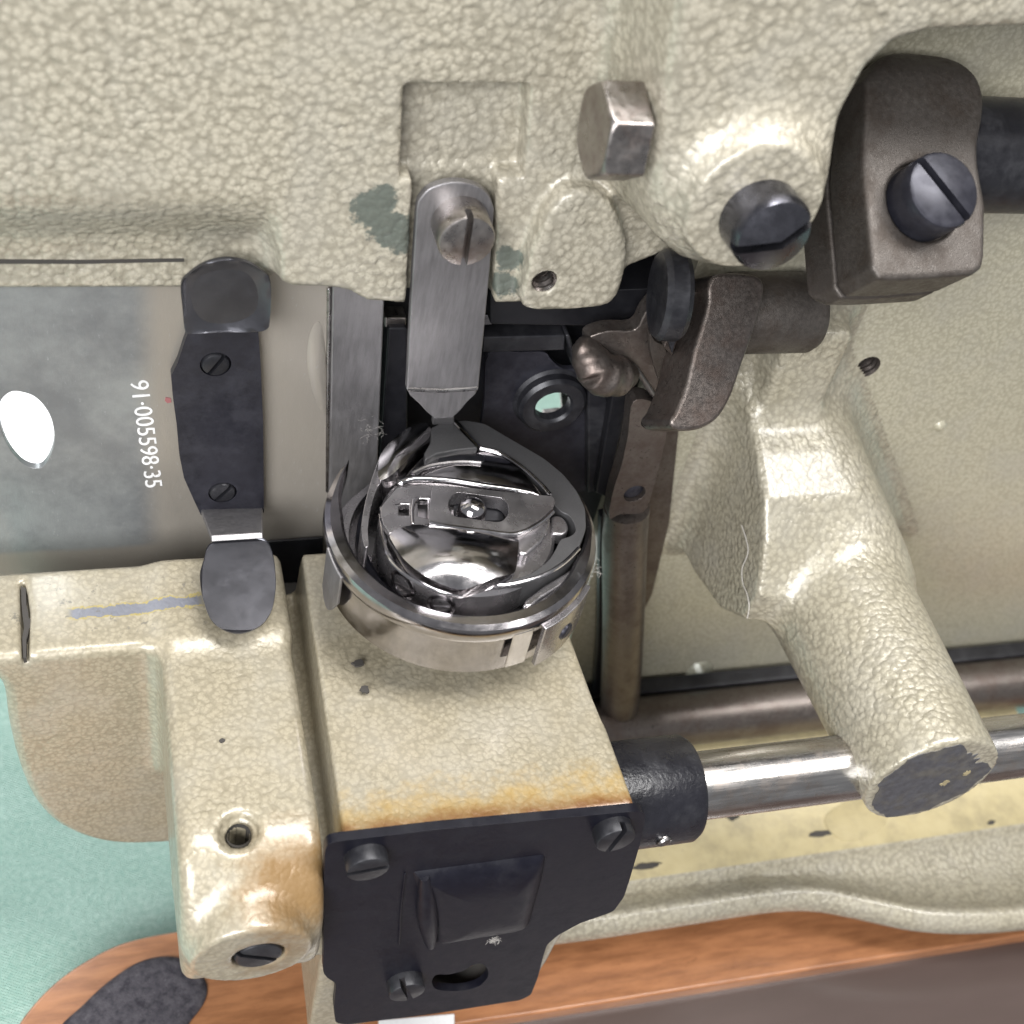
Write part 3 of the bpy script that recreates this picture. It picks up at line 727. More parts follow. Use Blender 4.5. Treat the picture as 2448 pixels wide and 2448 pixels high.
no = [at(*p, y=2.7) for p in catmull([(1168, 846), (1240, 842), (1300, 842), (1320, 862), (1348, 882), (1396, 884), (1412, 940), (1416, 1060), (1410, 1160), (1330, 1180), (1230, 1150), (1150, 1080), (1158, 960)], 4)]
prism('plate', no, (0, .10, 0), BLUED, npl, .03, [circ(at(1320, 966, y=2.7), .36, 28)])
lathe('collar', [(.31, .12), (.31, -.05), (.35, -.1), (.54, -.1), (.60, -.04), (.60, .1), (.66, .14), (.66, .2)], nc, (0, 1, 0), BLACK, npl, n=40, close=False)
for sgn in (1,):
    prism('lever_tip', [at(*p, y=4.3) for p in [(1340, 935), (1392, 940), (1385, 1000), (1300, 1010), (1300, 990), (1345, 985)]], (0, .15, 0), NICKEL, fr_, .02)

# ================================================================ upper right: shaft and clamp
us = lathe('upper_shaft', [(.83, 0), (.83, 20)], (6.2, 1.35, 6.25), (1, 0, 0), BLACK, None, n=48)
tag(us, 'thick black round shaft running into the clamp at upper right', 'shaft')
ca_ = empty('clamp_arm', (6, 1, 5), 'brown forged clamp arm with a big slotted screw under the arch', 'clamp')
p0 = at(2215, 480, y=0.15)
n_ = np.array((0, -.60, .80)); n_ /= np.linalg.norm(n_)
u_ = np.array((1, 0, 0)) - n_ * n_[0]; u_ /= np.linalg.norm(u_); w_ = np.cross(n_, u_)     # w_ up along the face
Rm = np.array([u_, w_, n_])
def loc(px, py): q = onp(px, py, p0, n_) - p0; return (q @ u_, q @ w_)
outl = [loc(*p) for p in catmull([(2076, 181), (2070, 290), (2064, 392), (2072, 490), (2080, 570)], 4, False) + [np.array(v) for v in [(2086, 640), (2104, 667), (2160, 668), (2221, 664), (2330, 655), (2350, 640), (2356, 610), (2358, 490)]] + catmull([(2342, 400), (2340, 343), (2352, 280), (2356, 220), (2344, 162), (2305, 106), (2236, 82), (2177, 88), (2125, 120)], 4, False)]
wmin = min(p[1] for p in outl); wmax = max(p[1] for p in outl)
g = Grid((-1.6, wmin - .4, -2.3), (1.6, wmax + .4, .4), .035)
dd = ext(poly2(outl, g.x, g.y), g.z, -1.75, 0, .07)
prof = rnd([(wmin - .3, -.0), (wmin + .25, 0), (wmax - 1.2, 0), (wmax - .3, -.2), (wmax + .12, -.9), (wmax + .1, -1.8), (wmin + .35, -1.8), (wmin - .3, -.9)], [.01, .01, .7, .5, .4, .3, .1, .01], 5)
dd = smax(dd, poly2(prof, g.y, g.z) - .06 + 0 * g.x, .10)
dd = smax(dd, -box(g, (-3, wmin - 1, -.98), (3, wmax - 1.3, -.90)), .02)        # saw-cut of the clamp
sb = loc(2208, 482)
dd = smax(dd, -capcone(g, (sb[0], sb[1], -.12), (sb[0], sb[1], .5), .56, .56), .03)
surf('clamp_body', g, dd, CLAMP, ca_, xf=(Rm, p0))
sbw = p0 + u_ * sb[0] + w_ * sb[1]
screw('clamp_screw', .53, .60, .12, .22, sbw - n_ * .12, n_, math.radians(-52), BLUED, ca_)
sa = onp(2356, 308, p0, n_) - n_ * .95
us.location = (0, (sa[1] - 1.35) * S, (sa[2] - 6.25) * S)

# ================================================================ lever group in the middle
lv = empty('feed_lever', (4, 1, 2), 'worn grey brown feed lever bent beside the bearing block', 'lever')
z12 = lambda P: [(1350 + X / 3.22, 550 + Y / 3.22) for X, Y in P]
lp0 = at(1720, 840, y=.75); ln_ = np.array((.10, -.72, .68)); ln_ /= np.linalg.norm(ln_)
lo_ = catmull(z12([(1108, 420), (1100, 560), (1060, 720), (1000, 920), (940, 1180), (860, 1390), (815, 1470), (860, 1535), (980, 1545), (1100, 1510), (1200, 1430), (1290, 1270), (1380, 1010), (1470, 760), (1530, 540), (1540, 430), (1500, 360), (1400, 335), (1250, 330), (1150, 350)]), 4)
lh = [np.array(onp(*p, lp0, ln_)) for p in lo_]
V, Fs = prism_g(lh, -ln_ * .95); mesh('lever_arm', V, Fs, BROWN, lv, .07, seg=3)
lb = [at(*p, y=1.6) for p in catmull(z12([(170, 850), (330, 780), (540, 770), (620, 640), (760, 500), (960, 440), (1090, 620), (1010, 900), (930, 1200), (830, 1450), (700, 1300), (600, 1140), (520, 1040), (430, 1005), (240, 990)]), 3)]
prism('web_plate', lb, (0, .3, 0), BROWN, lv, .03)
ed = [at(*p, y=1.55) for p in catmull(z12([(400, 1010), (480, 1020), (540, 1060), (610, 1160), (700, 1300), (815, 1460)]), 5, False)]
tube('web_edge', ed, .045, STEEL, lv)
kn = [at(*p, y=q) for p, q in zip(z12([(120, 870), (165, 900), (190, 980), (230, 1090), (300, 1130), (400, 1120), (480, 1110)]), (1.7, 1.6, 1.5, 1.35, 1.35, 1.45, 1.6))]
g = Grid(np.min(kn, 0) - .6, np.max(kn, 0) + .6, .04)
dd = None
for a, b, ra, rb in zip(kn[:-1], kn[1:], (.10, .17, .22, .26, .29, .27), (.17, .22, .26, .29, .27, .2)):
    e = capcone(g, a, b, ra, rb) - .03; dd = e if dd is None else smin(dd, e, .15)
surf('knuckle', g, dd, BROWN, lv)
kb = [at(*p, y=1.15) for p in z12([(890, 240), (985, 470), (945, 620), (830, 980), (760, 900), (880, 600), (860, 300)])]
prism('dark_cheek', kb, (0, .25, 0), BROWN, lv, .03)
ck = [at(*p, y=1.35) for p in catmull(z12([(655, 800), (700, 860), (770, 900), (790, 1010), (740, 1180), (700, 1080), (665, 960)]), 3)]
prism('worn_edge', ck, (0, .12, 0), CLAMP, lv, .03)
lbolt = lathe('lever_bolt', [(.1, -.05), (.60, -.05), (.66, .03), (.66, .26), (.60, .34), (.3, .34)], at(1578, 705, y=.95), (1, -.16, .05), BLACK, None, n=40)
tag(lbolt, 'black round bolt head seen edge-on left of the feed lever', 'bolt')
prism('bolt_collar', [at(*p, y=1.0) for p in z12([(880, 260), (985, 480), (900, 700), (830, 960), (790, 820), (890, 560)])], (0, .2, 0), BLACK, lv, .02)
lst = lathe('lever_shaft', [(.3, -.8), (.62, -.8), (.66, -.7), (.66, .62), (.60, .74), (.48, .78)], at(1842, 748, y=2.05), (1, 0, 0), CLAMP, None, n=40)
tag(lst, 'grey brown shaft stub ending just right of the feed lever', 'shaft')
# vertical feed bar
z11 = lambda P: [(1150 + X / 1.68, 700 + Y / 1.68) for X, Y in P]
fb = empty('feed_bar', (4, 1.5, -4), 'brown oily feed bar with two rivet holes right of the hook', 'bar')
up = [at(*p, y=1.45) for p in catmull(z11([(610, 440), (690, 440), (748, 520), (725, 660), (690, 790), (655, 880), (560, 890), (515, 905), (530, 800), (565, 690), (590, 570)]), 4)]
r1, r2 = at(1150 + 690 / 1.68, 700 + 512 / 1.68, y=1.45), at(1150 + 617 / 1.68, 700 + 808 / 1.68, y=1.45)
prism('bar_plate', up, (0, .3, 0), BROWN, fb, .05, [circ(r1, .2, 20), circ(r2, .2, 20)])
for c in (r1, r2): lathe('rivet', [(.19, .3), (.19, .1), (.13, .06), (.02, .05)], c, (0, 1, 0), BLUED, fb, n=20)
bp = [at(1150 + X / 1.68, 700 + Y / 1.68, y=1.75) for X, Y in [(585, 860), (578, 960), (575, 1100), (572, 1300), (565, 1500), (553, 1700), (548, 1780)]]
tube('bar_leg', catmull(bp, 4, False), .42, BROWN, fb, 20)
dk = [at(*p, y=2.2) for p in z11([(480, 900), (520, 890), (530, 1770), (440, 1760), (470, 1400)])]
prism('dark_flange', dk, (0, .2, 0), DARK, fb, .02)  # flat dark strip left of the bar leg
gp = [at(*p, y=2.45) for p in [(1560, 1010), (1625, 1010), (1600, 1250), (1560, 1420), (1520, 1500), (1530, 1300)]]
prism('edge_flange', gp, (0, .12, 0), BROWN, fb, .02)

# ================================================================ rods and shafts below
y0 = 1.6; ra_ = at(1730, 1708, y=y0)
lr = lathe('lower_rod', [(.60, 0), (.60, 30)], (4.0, ra_[1], ra_[2]), (1, 0, 0), BROWN, None, n=40)
tag(lr, 'brown oily rod lying behind the polished shaft', 'rod')
fbx = at(1700, 1640, y=2.3)
fb2 = mesh('flat_rail', *prism_g([(4.2, 2.1, fbx[2] - .55), (30, 2.1, fbx[2] - .55), (30, 2.1, fbx[2] + .3), (4.2, 2.1, fbx[2] + .3)], (0, .4, 0)), BLACK, None, .05)
tag(fb2, 'dark flat rail along the bed just above the brown rod', 'rail')
sy, sz = -3.28, -3.0
s1 = at(1660, 1880, y=sy)
sh = lathe('drive_shaft', [(.50, 0), (.55, .05), (.55, 26)], (s1[0] - .6, sy, s1[2]), (1, 0, 0), SHAFT, None, n=48)
tag(sh, 'bright polished steel shaft passing behind the olive post', 'shaft')
co_ = empty('shaft_collar', (s1[0] - 1, sy, s1[2]), 'black cast collar on the polished shaft beside the housing', 'collar')
lathe('collar_body', [(.5, -1.6), (.86, -1.6), (.86, -.1), (.81, -.02), (.45, 0)], (s1[0] - .12, sy, s1[2]), (1, 0, 0), COLLAR, co_, n=48)
lug = [at(*p, y=sy - .75) for p in catmull([(1530, 1985), (1575, 1975), (1608, 1985), (1600, 2005), (1560, 2028), (1530, 2020)], 3)]
prism('collar_lug', lug, (0, .7, .1), COLLAR, co_, .06)
screw('set_screw', .13, .12, .04, .05, at(1583, 2002, y=sy - .8), (.2, -1, -.1), .3, STEEL, co_)

# ================================================================ black cover plate
z10 = lambda P: [(700 + X / 2.037, 1500 + Y / 2.037) for X, Y in P]
cv = empty('cover_plate', (0, -4.2, -5), 'black enamelled cover plate screwed to the front of the hook housing', 'cover')
YP = -4.34
cvo = [(156, 1085), (175, 1052), (215, 1042), (700, 985), (1200, 938), (1560, 905), (1660, 895), (1712, 900), (1716, 935), (1690, 1060), (1640, 1230), (1612, 1315), (1560, 1385), (1400, 1440), (1290, 1500), (1238, 1545), (1220, 1600), (1195, 1700), (1160, 1790), (1110, 1815), (700, 1880), (260, 1935), (208, 1925), (200, 1850), (212, 1735), (165, 1705), (148, 1680), (150, 1300)]
slotP = [at(*p, y=YP) for p in catmull(z10([(678, 1722), (700, 1692), (760, 1690), (830, 1672), (880, 1642), (925, 1640), (950, 1670), (945, 1710), (900, 1750), (820, 1770), (730, 1768), (690, 1755)]), 4)]
pts = [at(*p, y=YP) for p in z10(cvo)]
prism('plate', rnd(pts, .08, 2), (0, .14, 0), GLOSSBLACK, cv, .035, [slotP], angle=40)
pil = [at(*p, y=YP) for p in rnd([np.array(v) for v in z10([(575, 1188), (1236, 1100), (1215, 1220), (1150, 1455), (1090, 1475), (700, 1540)])], [8, 14, 10, 24, 10, 10], 5)]
pc = sum(pil) / len(pil)
dish('pressed_panel', pil, (0, -1, 0), .19, .02, GLOSSBLACK, cv, power=4.5, rings=16)
rg = [at(*p, y=YP - .06) for p in catmull(z10([(640, 1215), (650, 1300), (655, 1400), (665, 1480), (672, 1550)]), 4, False)]
tube('pressed_ridge', rg, [.05 + .11 * math.sin(math.pi * (i + 1) / (len(rg) + 1)) for i in range(len(rg))], GLOSSBLACK, cv, 14)
lp = [at(*p, y=YP - .02) for p in catmull(z10([(548, 1200), (535, 1300), (525, 1400), (517, 1545)]), 3, False)]
tube('scratched_crease', lp, .014, GLOSSBLACK, cv, 6)
for (X, Y, a) in ((360, 1182, .12), (1560, 1042, 1.35), (550, 1778, 1.9)):
    c = at(700 + X / 2.037, 1500 + Y / 2.037, y=YP - .18)
    screw('screw', .30, .24, .09, .15, (c[0], YP - .001, c[2] + .1), (0, -1, 0), a, BLACK, cv, chamfer=.03)

# ================================================================ rotary hook
z5 = lambda P: [(700 + X / 2.415, 900 + Y / 2.415) for X, Y in P]
hk = empty('rotary_hook', (0, 0, -1.2), 'polished steel rotary hook ring with a sharp point, holding the bobbin case', 'rotary hook')
R = 2.12; hc = at(1106, 1246, z=0)[:2]
def ang(px, py, z=0): q = at(px, py, z=z); return math.atan2(q[1] - hc[1], q[0] - hc[0])
aT = ang(868, 1118); aE = ang(1325, 1100) - 2 * math.pi if ang(1325, 1100) < aT else ang(1325, 1100)
aE = ang(1325, 1100) + 2 * math.pi                    # goes from the tip down the left, round the front, up the right
V = []; Fs = []; NA = 120
for i in range(NA + 1):
    a = aT + (aE - aT) * i / NA
    da = (a - aT)
    k = min(1, da / .6); k = k ** .7
    k2 = 1 if a < aE - .5 else max(.25, (aE - a) / .5)
    wdt_ = .03 + .27 * k
    if a > math.radians(330 - 0) : wdt_ = .30 - .17 * min(1, (a - math.radians(330)) / .4)
    r = R - wdt_
    rc = min(.11, wdt_ * .55)
    zl = -1.15 if da > .7 else -.25 - .9 * (da / .7)
    pr = [(R - rc, zl), (R - rc, -.35), (R - rc * .18, -.31), (R, -.25), (R, -.12), (R - rc * .18, -.05), (R - min(.10, wdt_ * .5), 0), (r + min(.05, wdt_ * .3), 0), (r, -.05), (r, zl)]
    V += [(hc[0] + math.cos(a) * q, hc[1] + math.sin(a) * q, z) for q, z in pr]
m = 10
for i in range(NA):
    for j in range(m):
        k = (j + 1) % m; Fs.append([i * m + j, i * m + k, (i + 1) * m + k, (i + 1) * m + j])
Fs += [list(range(m)), [NA * m + j for j in range(m)]]
mesh('hook_ring', V, Fs, HOOKST, hk, angle=28)
lathe('hook_body', [(1.3, -1.15), (1.99, -1.15), (1.99, -.85), (1.5, -.85), (1.5, -.95), (.01, -.95)], (hc[0], hc[1], 0), (0, 0, 1), SATIN, hk, n=96, close=False)
lathe('hook_hub', [(1.3, -1.16), (1.05, -1.5), (.7, -1.86)], (hc[0], hc[1], 0), (0, 0, 1), BLACK, hk, n=48)
# groove wall inside the ring
lathe('raceway', [(1.84, -.95), (1.80, -.5), (1.70, -.5), (1.70, -.95)], (hc[0], hc[1], 0), (0, 0, 1), SATIN, hk, n=96, close=False)
def wallpiece(name, a0, a1, z0f, z1f, r0, th, mat, n=14):
    V = []; Fs = []
    for i in range(n + 1):
        t = i / n; a = a0 + (a1 - a0) * t; c, s = math.cos(a), math.sin(a)
        for rr, zz in ((r0, z0f(t)), (r0 + th, z0f(t)), (r0 + th, z1f(t)), (r0, z1f(t))): V.append((hc[0] + c * rr, hc[1] + s * rr, zz))
    for i in range(n):
        for j in range(4): k = (j + 1) % 4; Fs.append([i * 4 + j, i * 4 + k, i * 4 + 4 + k, i * 4 + 4 + j])
    Fs += [[0, 1, 2, 3], [n * 4 + j for j in range(4)]]
    return mesh(name, V, Fs, mat, hk, .02)
g0, g1 = ang(1281, 1478, -.25), ang(1375, 1418, -.25)
gb = wallpiece('gib_plate', g0, g1 + .12, lambda t: -.24 + .02 * t, lambda t: -1.15 + .25 * max(0, t - .5), R - .02, .09, SATIN)
for k_ in (.35, .6):
    a = g0 + (g1 - g0) * k_; 
a = g0 + (g1 - g0) * .62; o_ = np.array((hc[0] + math.cos(a) * (R + .06), hc[1] + math.sin(a) * (R + .06), -.72))
screw('gib_screw', .15, .05, .04, .03, o_, (math.cos(a), math.sin(a), 0), 1.0, BLUED, hk)
g2 = ang(1222, 1520, -.3); g3 = ang(1270, 1505, -.3)
wallpiece('hook_tail', g2, g3, lambda t: -.2, lambda t: -1.0 + .0 * t, R - .03, .035, CHROME)
wallpiece('thread_guard', ang(772, 1330, -.3), ang(796, 1400, -.3), lambda t: -.1 - .1 * t, lambda t: -.95 + .15 * t - .35 * math.sin(math.pi * t), R - .02, .05, STRAP)
rt = [at(*p, z=-.05) for p in z5([(1325, 1330), (1345, 1285), (1450, 1205), (1560, 1140), (1640, 1085), (1645, 1120), (1560, 1200), (1440, 1275), (1380, 1325)])]
prism('needle_guard', rt, (0, 0, -.35), SATIN, hk, .06)

# ================================================================ bobbin case holder
bh = empty('bobbin_case_holder', (0, 0, -.6), 'satin grey bobbin case holder with a wide crescent on its right', 'bobbin holder')
cr = z5([(935, 258), (1000, 252), (1110, 272), (1210, 332), (1330, 402), (1450, 472), (1560, 562), (1640, 660), (1688, 760), (1694, 880), (1650, 990), (1560, 1078), (1440, 1148), (1300, 1190), (1200, 1206), (1150, 1196), (1165, 1178), (1290, 1168), (1390, 1130), (1480, 1060), (1525, 985), (1545, 935), (1600, 925), (1636, 895), (1626, 848), (1595, 800), (1550, 782), (1510, 745), (1485, 680), (1430, 618), (1330, 530), (1200, 446), (1110, 420), (1070, 412), (1010, 340)])
prism('crescent', [at(*p, z=.15) for p in rnd([np.array(v) for v in cr], 11, 3)], (0, 0, -.62), GREY, bh, .045, seg=3, angle=50)
lobe = catmull(z5([(782, 278), (803, 320), (790, 370), (735, 430), (685, 480), (640, 530), (560, 590), (498, 600), (495, 520), (520, 440), (570, 375), (650, 325), (730, 290)]), 5)
dish('left_lobe', [at(*p, z=.2) for p in lobe], (-.2, 0, 1), .16, .5, CHROME, bh, power=2, smooth_=True)
ls = catmull(z5([(520, 430), (480, 520), (440, 640), (408, 770), (396, 880), (412, 975), (438, 975), (434, 880), (452, 750), (490, 640), (540, 560), (560, 480)]), 4)
prism('left_rim', [at(*p, z=.12) for p in ls], (0, 0, -.6), SATIN, bh, .05, seg=3)
lathe('inner_wall', [(1.62, -1.0), (1.62, -.65), (1.56, -.6), (1.50, -.65), (1.50, -1.0)], (at(1108, 1248, z=-.2)[0], at(1108, 1248, z=-.2)[1], 0), (0, 0, 1), BLUED, bh, n=80, close=False)
fl = z5([(1190, 1210), (1300, 1195), (1440, 1152), (1560, 1082), (1600, 1060), (1600, 1110), (1480, 1190), (1330, 1250), (1200, 1250)])
rb = catmull([at(*p, z=.15) for p in z5([(1080, 415), (1200, 447), (1330, 531), (1430, 620), (1486, 684)])], 5, False)
tube('edge_highlight', rb, .035, CHROME, bh, 8)
rb = catmull([at(*p, z=.15) for p in z5([(935, 262), (1010, 342), (1072, 413)])], 5, False)
tube('edge_highlight', rb, .045, CHROME, bh, 8)

rb = catmull([at(*p, z=.13) for p in z5([(1152, 1198), (1200, 1207), (1300, 1192), (1440, 1150), (1560, 1080), (1650, 992)])], 5, False)
tube('edge_highlight', rb, .035, CHROME, bh, 8)  # added bright tube that puts a highlight on the crescent's edge
# ================================================================ bobbin case
bc_ = empty('bobbin_case', (0, 0, -.5), 'shiny bobbin case with a domed cap, latch and centre pin', 'bobbin case')
dc = at(1120, 1250, z=.12)
lathe('case_drum', [(1.36, -.85), (1.36, .0), (1.31, .06), (.01, .06)], (dc[0], dc[1], 0), (0, 0, 1), SATIN, bc_, n=96, close=False)
bk = catmull(z5([(640, 600), (700, 530), (780, 470), (900, 440), (1010, 432), (1090, 436), (1180, 474), (1290, 545), (1380, 625), (1440, 690), (1330, 680), (1180, 655), (1000, 630), (850, 612), (740, 600)]), 4)
dish('case_back', [at(*p, z=.08) for p in bk], (0, .25, 1), .14, .25, CHROME, bc_, power=2.2, smooth_=True)
stl = z5([(840, 470), (960, 452), (1090, 456), (1108, 476), (1100, 492), (960, 486), (870, 505)])
prism('thread_slot', [at(*p, z=.24) for p in stl], (0, 0, -.1), DARK, bc_, .01)
sl2 = catmull([at(*p, z=.22) for p in z5([(690, 560), (780, 520), (900, 500), (1000, 496), (1085, 502)])], 4, False)
tube('thread_lip', sl2, .04, SATIN, bc_, 8)
rgd = catmull([at(*p, z=.27) for p in z5([(600, 625), (660, 600), (740, 594), (900, 604), (1100, 634), (1290, 660), (1420, 688)])], 5, False)
tube('rounded_ridge', rgd, [.03] * 2 + [.065] * (len(rgd) - 4) + [.03] * 2, CHROME, bc_, 12)
lf = z5([(600, 640), (700, 628), (810, 626), (800, 855), (700, 862), (640, 875), (560, 908), (520, 850), (505, 800), (510, 750), (560, 690)])
w1 = z5([(612, 748), (625, 738), (672, 738), (672, 800), (612, 800)]); w2 = z5([(722, 722), (735, 712), (778, 712), (778, 818), (722, 805)])
prism('side_plate', [at(*p, z=.26) for p in lf], (0, 0, -.12), SATIN, bc_, .02, [[at(*p, z=.26) for p in w1], [at(*p, z=.26) for p in w2]])
prism('window_rim', [at(*p, z=.30) for p in z5([(690, 700), (725, 690), (800, 690), (800, 706), (735, 706), (712, 725), (700, 770), (702, 850), (684, 850), (680, 770)])], (0, 0, -.08), CHROME, bc_, .02)
lt = z5([(806, 626), (1000, 640), (1200, 662), (1400, 682), (1502, 690), (1516, 725), (1490, 790), (1420, 850), (1290, 912), (1100, 896), (900, 872), (784, 850), (792, 740)])
ov = []
for i in range(28):
    a = 2 * math.pi * i / 28; X = 1072 + (105 if math.cos(a) > 0 else -105) + 70 * math.cos(a); Y = 755 + (14 if math.cos(a) > 0 else -14) + 72 * math.sin(a)
    ov.append((X, Y))
prism('latch_lever', [at(*p, z=.38) for p in rnd([np.array(v) for v in lt], 9, 3)], (0, 0, -.26), SATIN, bc_, .05, [[at(*p, z=.38) for p in z5(ov)]], seg=3, angle=50)
pn = at(700 + 1033 / 2.415, 900 + 780 / 2.415, z=.28)
lathe('centre_pin', [(.225, -.25)] + [(.225 * math.cos(a), .02 + .20 * math.sin(a)) for a in [i * math.pi / 2 / 8 for i in range(8)]] + [(.004, .21)], pn, (0, 0, 1), CHROME, bc_, n=32)
prism('slot_shade_floor', [at(*p, z=.10) for p in z5([(930, 690), (1215, 690), (1215, 830), (930, 830)])], (0, 0, -.03), DARK, bc_, 0)  # dark sheet under the latch slot, its shade put in as colour
fe = catmull([at(*p, z=.36) for p in z5([(790, 845), (900, 868), (1100, 893), (1285, 910), (1420, 850), (1500, 780)])], 5, False)
tube('latch_edge', fe, .04, CHROME, bc_, 10)
drm = z5([(1290, 905), (1420, 850), (1490, 790), (1485, 860), (1440, 950), (1350, 1030), (1300, 1020)])
prism('drum_shoulder', [at(*p, z=.22) for p in drm], (0, 0, -.5), SATIN, bc_, .05)
cpo = catmull(z5([(555, 910), (640, 874), (760, 864), (900, 872), (1100, 898), (1270, 915), (1304, 950), (1296, 1050), (1282, 1140), (1240, 1165), (1150, 1190), (1070, 1218), (980, 1240), (880, 1222), (780, 1185), (690, 1130), (620, 1060), (575, 980)]), 4)
dish('domed_cap', [at(*p, z=.28) for p in cpo], (0, -.22, 1), .24, .22, CHROME, bc_, power=2.0, rings=12, smooth_=True)
we = catmull([at(*p, z=.14) for p in z5([(505, 800), (520, 930), (562, 1062), (690, 1172), (850, 1243), (982, 1264)])], 5, False)
tube('wall_edge_highlight', we, .03, CHROME, bc_, 8)  # added bright tube giving the case wall a crisp highlight
dmp = catmull([at(*p, z=.44) for p in z5([(855, 940), (900, 932), (950, 944), (930, 968), (885, 966)])], 5)
dish('cap_dimple', [p + np.array((0, -.02, .03)) for p in dmp], (0, 0, 1), .012, .02, CHROME, bc_)
for (X, Y, rr) in ((632, 1205, .2), (862, 1305, .17)):
    q = at(700 + X / 2.415, 900 + Y / 2.415, z=-.3); v = np.array((q[0] - dc[0], q[1] - dc[1], 0)); v /= np.linalg.norm(v)
    o_ = np.array((dc[0], dc[1], -.3)) + v * 1.35
    lathe('screw_boss', [(rr + .05, 0), (rr + .05, .03), (rr, .05), (rr, .0)], o_, v, CHROME, bc_, n=28, close=False)
    screw('tension_screw', rr - .02, .04, .05, .03, o_, v, .3, SATIN, bc_)
tb = z5([(1495, 800), (1550, 800), (1590, 845), (1592, 890), (1560, 915), (1490, 905)])
prism('case_fork', [at(*p, z=.12) for p in rnd([np.array(v) for v in tb], 10)], (0, 0, -.25), SATIN, bc_, .04)
fw = z5([(500, 750), (515, 745), (540, 752), (575, 745), (580, 762), (550, 795), (505, 795)])
prism('side_notch', [at(*p, z=.24) for p in fw], (0, 0, -.2), CHROME, bc_, .02)

# ================================================================ hook positioner finger
hp = empty('hook_positioner', (0, 1.8, 2), 'flat steel positioner finger held by a slotted screw above the hook', 'positioner')
YS = 1.62
st = [at(*p, y=YS) for p in [(972, 934), (980, 760), (990, 590), (996, 500)]] + [at(*p, y=YS) for p in catmull([(1000, 482), (1022, 455), (1058, 440), (1096, 436), (1136, 444), (1168, 466), (1182, 500)], 3, False)] + [at(*p, y=YS) for p in [(1172, 640), (1158, 790), (1144, 932)]]
prism('strap', st, (0, .14, 0), STRAP, hp, .025)
A = [at(972, 930, y=YS), at(1144, 928, y=YS)]; t0, t1 = at(1036, 1000, y=YS - .02), at(1086, 997, y=YS - .02)
V, Fs = prism_g(catmull([A[0], (A[0] + A[1]) / 2, A[1], at(1118, 962, y=YS - .01), t1, (t0 + t1) / 2, t0, at(1003, 968, y=YS - .01)], 2), (0, .12, .03)); mesh('bent_taper', V, Fs, STRAP, hp, .03)
tube('bend_crease', [A[0] + [.02, -.0, 0], (A[0] + A[1]) / 2 + [0, -.02, -.02], A[1] + [-.02, 0, 0]], .035, STEEL, hp, 8)
tg = [t0, t1] + [at(*p, z=.06) for p in z5([(1075, 415), (950, 425), (840, 446), (765, 480), (760, 440), (795, 380), (805, 300)])]
tg[0] = at(1036, 1003, z=.5); tg[1] = at(1086, 1000, z=.5)
tz = [at(*p, z=.3) for p in z5([(800, 292), (850, 268), (925, 262), (1000, 340), (1072, 412), (950, 424), (835, 446), (765, 482), (760, 440), (795, 380)])]
prism('finger_tongue', tz, (0, 0, -.15), GREY, hp, .03)
prism('finger_neck', [t0, t1, at(1086, 1012, z=.28), at(1034, 1016, z=.28)], (0, .12, .03), STRAP, hp, .02)
so2 = at(1098, 528, y=YS)
screw('screw', .40, .50, .095, .2, so2 + [0, .0, 0], (0, -1, .0), math.radians(90 + 2), NICKEL, hp, chamfer=.05)

# ================================================================ base, felt, tray, paper
WZ = -11.0
outer = catmull([(30, 2470), (60, 2425), (100, 2378), (150, 2333), (210, 2293), (280, 2258), (350, 2238), (430, 2224)], 5, False)
ow = [at(*p, z=WZ) for p in outer]
inner = [at(*p, z=WZ) for p in [(2460, 2234), (1300, 2420), (1090, 2450)]]
dI = (inner[2] - inner[1]) / np.linalg.norm(inner[2] - inner[1])
wb = ow + [np.array((-1.5, .3, WZ)), np.array((30, -1.0, WZ))]
in0 = inner[0] + (inner[0] - inner[1]) / np.linalg.norm(inner[0] - inner[1]) * 16
wb += [in0, inner[0], inner[1], inner[1] + dI * 7.5]
q = at(700, 2700, z=WZ); wb += [inner[1] + dI * 8 + [0, -8, 0], np.array((-9.5, q[1] - 8, WZ)), np.array((ow[0][0] - .6, ow[0][1] - 2, WZ))]
wo = prism('wooden_base', wb, (0, 0, -.9), WOOD, None, .06, seg=3)
tag(wo, 'varnished brown wooden machine base with a rounded corner on green cloth', 'base')
fo = catmull([(140, 2470), (200, 2400), (260, 2345), (330, 2300), (400, 2285), (455, 2300), (492, 2345), (490, 2390), (455, 2440), (420, 2480), (250, 2520)], 5)
ft_ = dish('felt_pad', [at(*p, z=WZ + .06) for p in fo], (0, 0, 1), .12, .05, FELT, None, power=6)
tag(ft_, 'dark grey felt pad lying in the rounded corner of the wooden base', 'felt pad')
tr = prism('inner_tray', [inner[1] + dI * 7.4 + [0, .0, -.35], in0 + [0, 0, -.35], in0 + [0, -14, -.35], inner[1] + dI * 7.4 + [0, -14, -.35]], (0, 0, -.3), TRAY, None, 0)
tag(tr, 'dark varnished tray floor inside the wooden base at the bottom', 'tray')
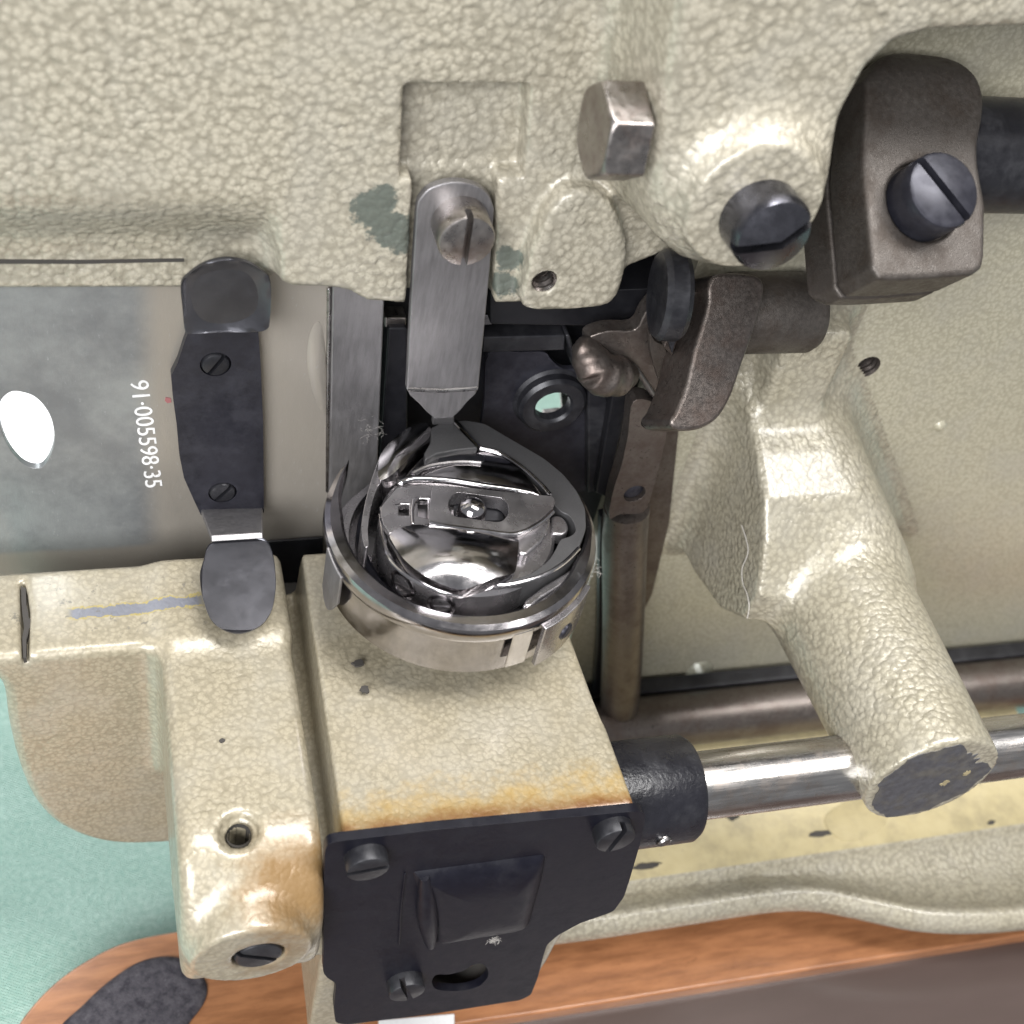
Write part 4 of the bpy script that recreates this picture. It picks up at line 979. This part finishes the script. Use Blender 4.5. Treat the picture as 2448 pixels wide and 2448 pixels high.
pp = prism('paper_scrap', [at(*p, z=WZ + .02) for p in [(905, 2440), (1086, 2424), (1086, 2520), (900, 2520)]], (0, 0, -.015), WHITE, None, 0)
tag(pp, 'white paper edge showing below the black cover plate', 'paper')
ws = prism('added_white_card', [(-18, 8, -11.9), (2, 8, -11.9), (2, 30, -11.9), (-18, 30, -11.9)], (0, 0, -.02), WHITE, None, 0)  # added card in place of the overexposed background behind the oval opening
tag(ws, 'added white card giving the blown-out brightness in the oval opening of the slide plate', 'card')

# ================================================================ hair and lint
hr = catmull([at(*p, x=5.56) for p in [(1773, 1256), (1784, 1290), (1788, 1322), (1774, 1360), (1776, 1395), (1786, 1420), (1791, 1450), (1786, 1478)]], 5, False)
ho = tube('loose_hair', hr, .008, LINT, None, 5); tag(ho, 'thin pale hair clinging to the dark side of the olive post', 'hair')
def fuzz(name, label, c, n, L, r, flat_n=None, spread=.1):
    mb = MB()
    for i in range(n):
        p = np.array(c) + np.random.RandomState(i).normal(0, spread, 3) * (1 if flat_n is None else (1 - np.abs(np.array(flat_n))))
        rs = np.random.RandomState(100 + i); P = [p]; dv = rs.normal(0, 1, 3); 
        if flat_n is not None: dv = dv - np.array(flat_n) * (dv @ np.array(flat_n)) * .9
        dv /= np.linalg.norm(dv)
        for k in range(5):
            dv = dv + rs.normal(0, .45, 3); dv /= np.linalg.norm(dv); P.append(P[-1] + dv * L / 5)
        mb.add(*tube_g(P, r, 4))
    o = mesh(name, mb.V, mb.F, LINT); tag(o, label, 'lint', None, None); return o
fuzz('lint_tuft', 'small white lint tuft on the black cover plate', at(1182, 2247, y=YP - .03), 60, .10, .0024, (0, -1, 0), .035)
fuzz('lint_tuft', 'pale fluff clinging to the right rim of the rotary hook', at(1405, 1350, z=-.3) + [.0, 0, -.1], 60, .14, .0022, None, .12)
fuzz('lint_tuft', 'grey fluff on the strip left of the positioner finger', at(880, 1030, y=2.28), 30, .16, .0014, (0, -1, 0), .14)

rm = prism('red_mark', [at(*p, y=2.39) for p in [(396, 950), (408, 952), (410, 962), (400, 964), (394, 958)]], (0, .008, 0), flat('red_ink', (.34, .13, .13), .7), sl, 0)
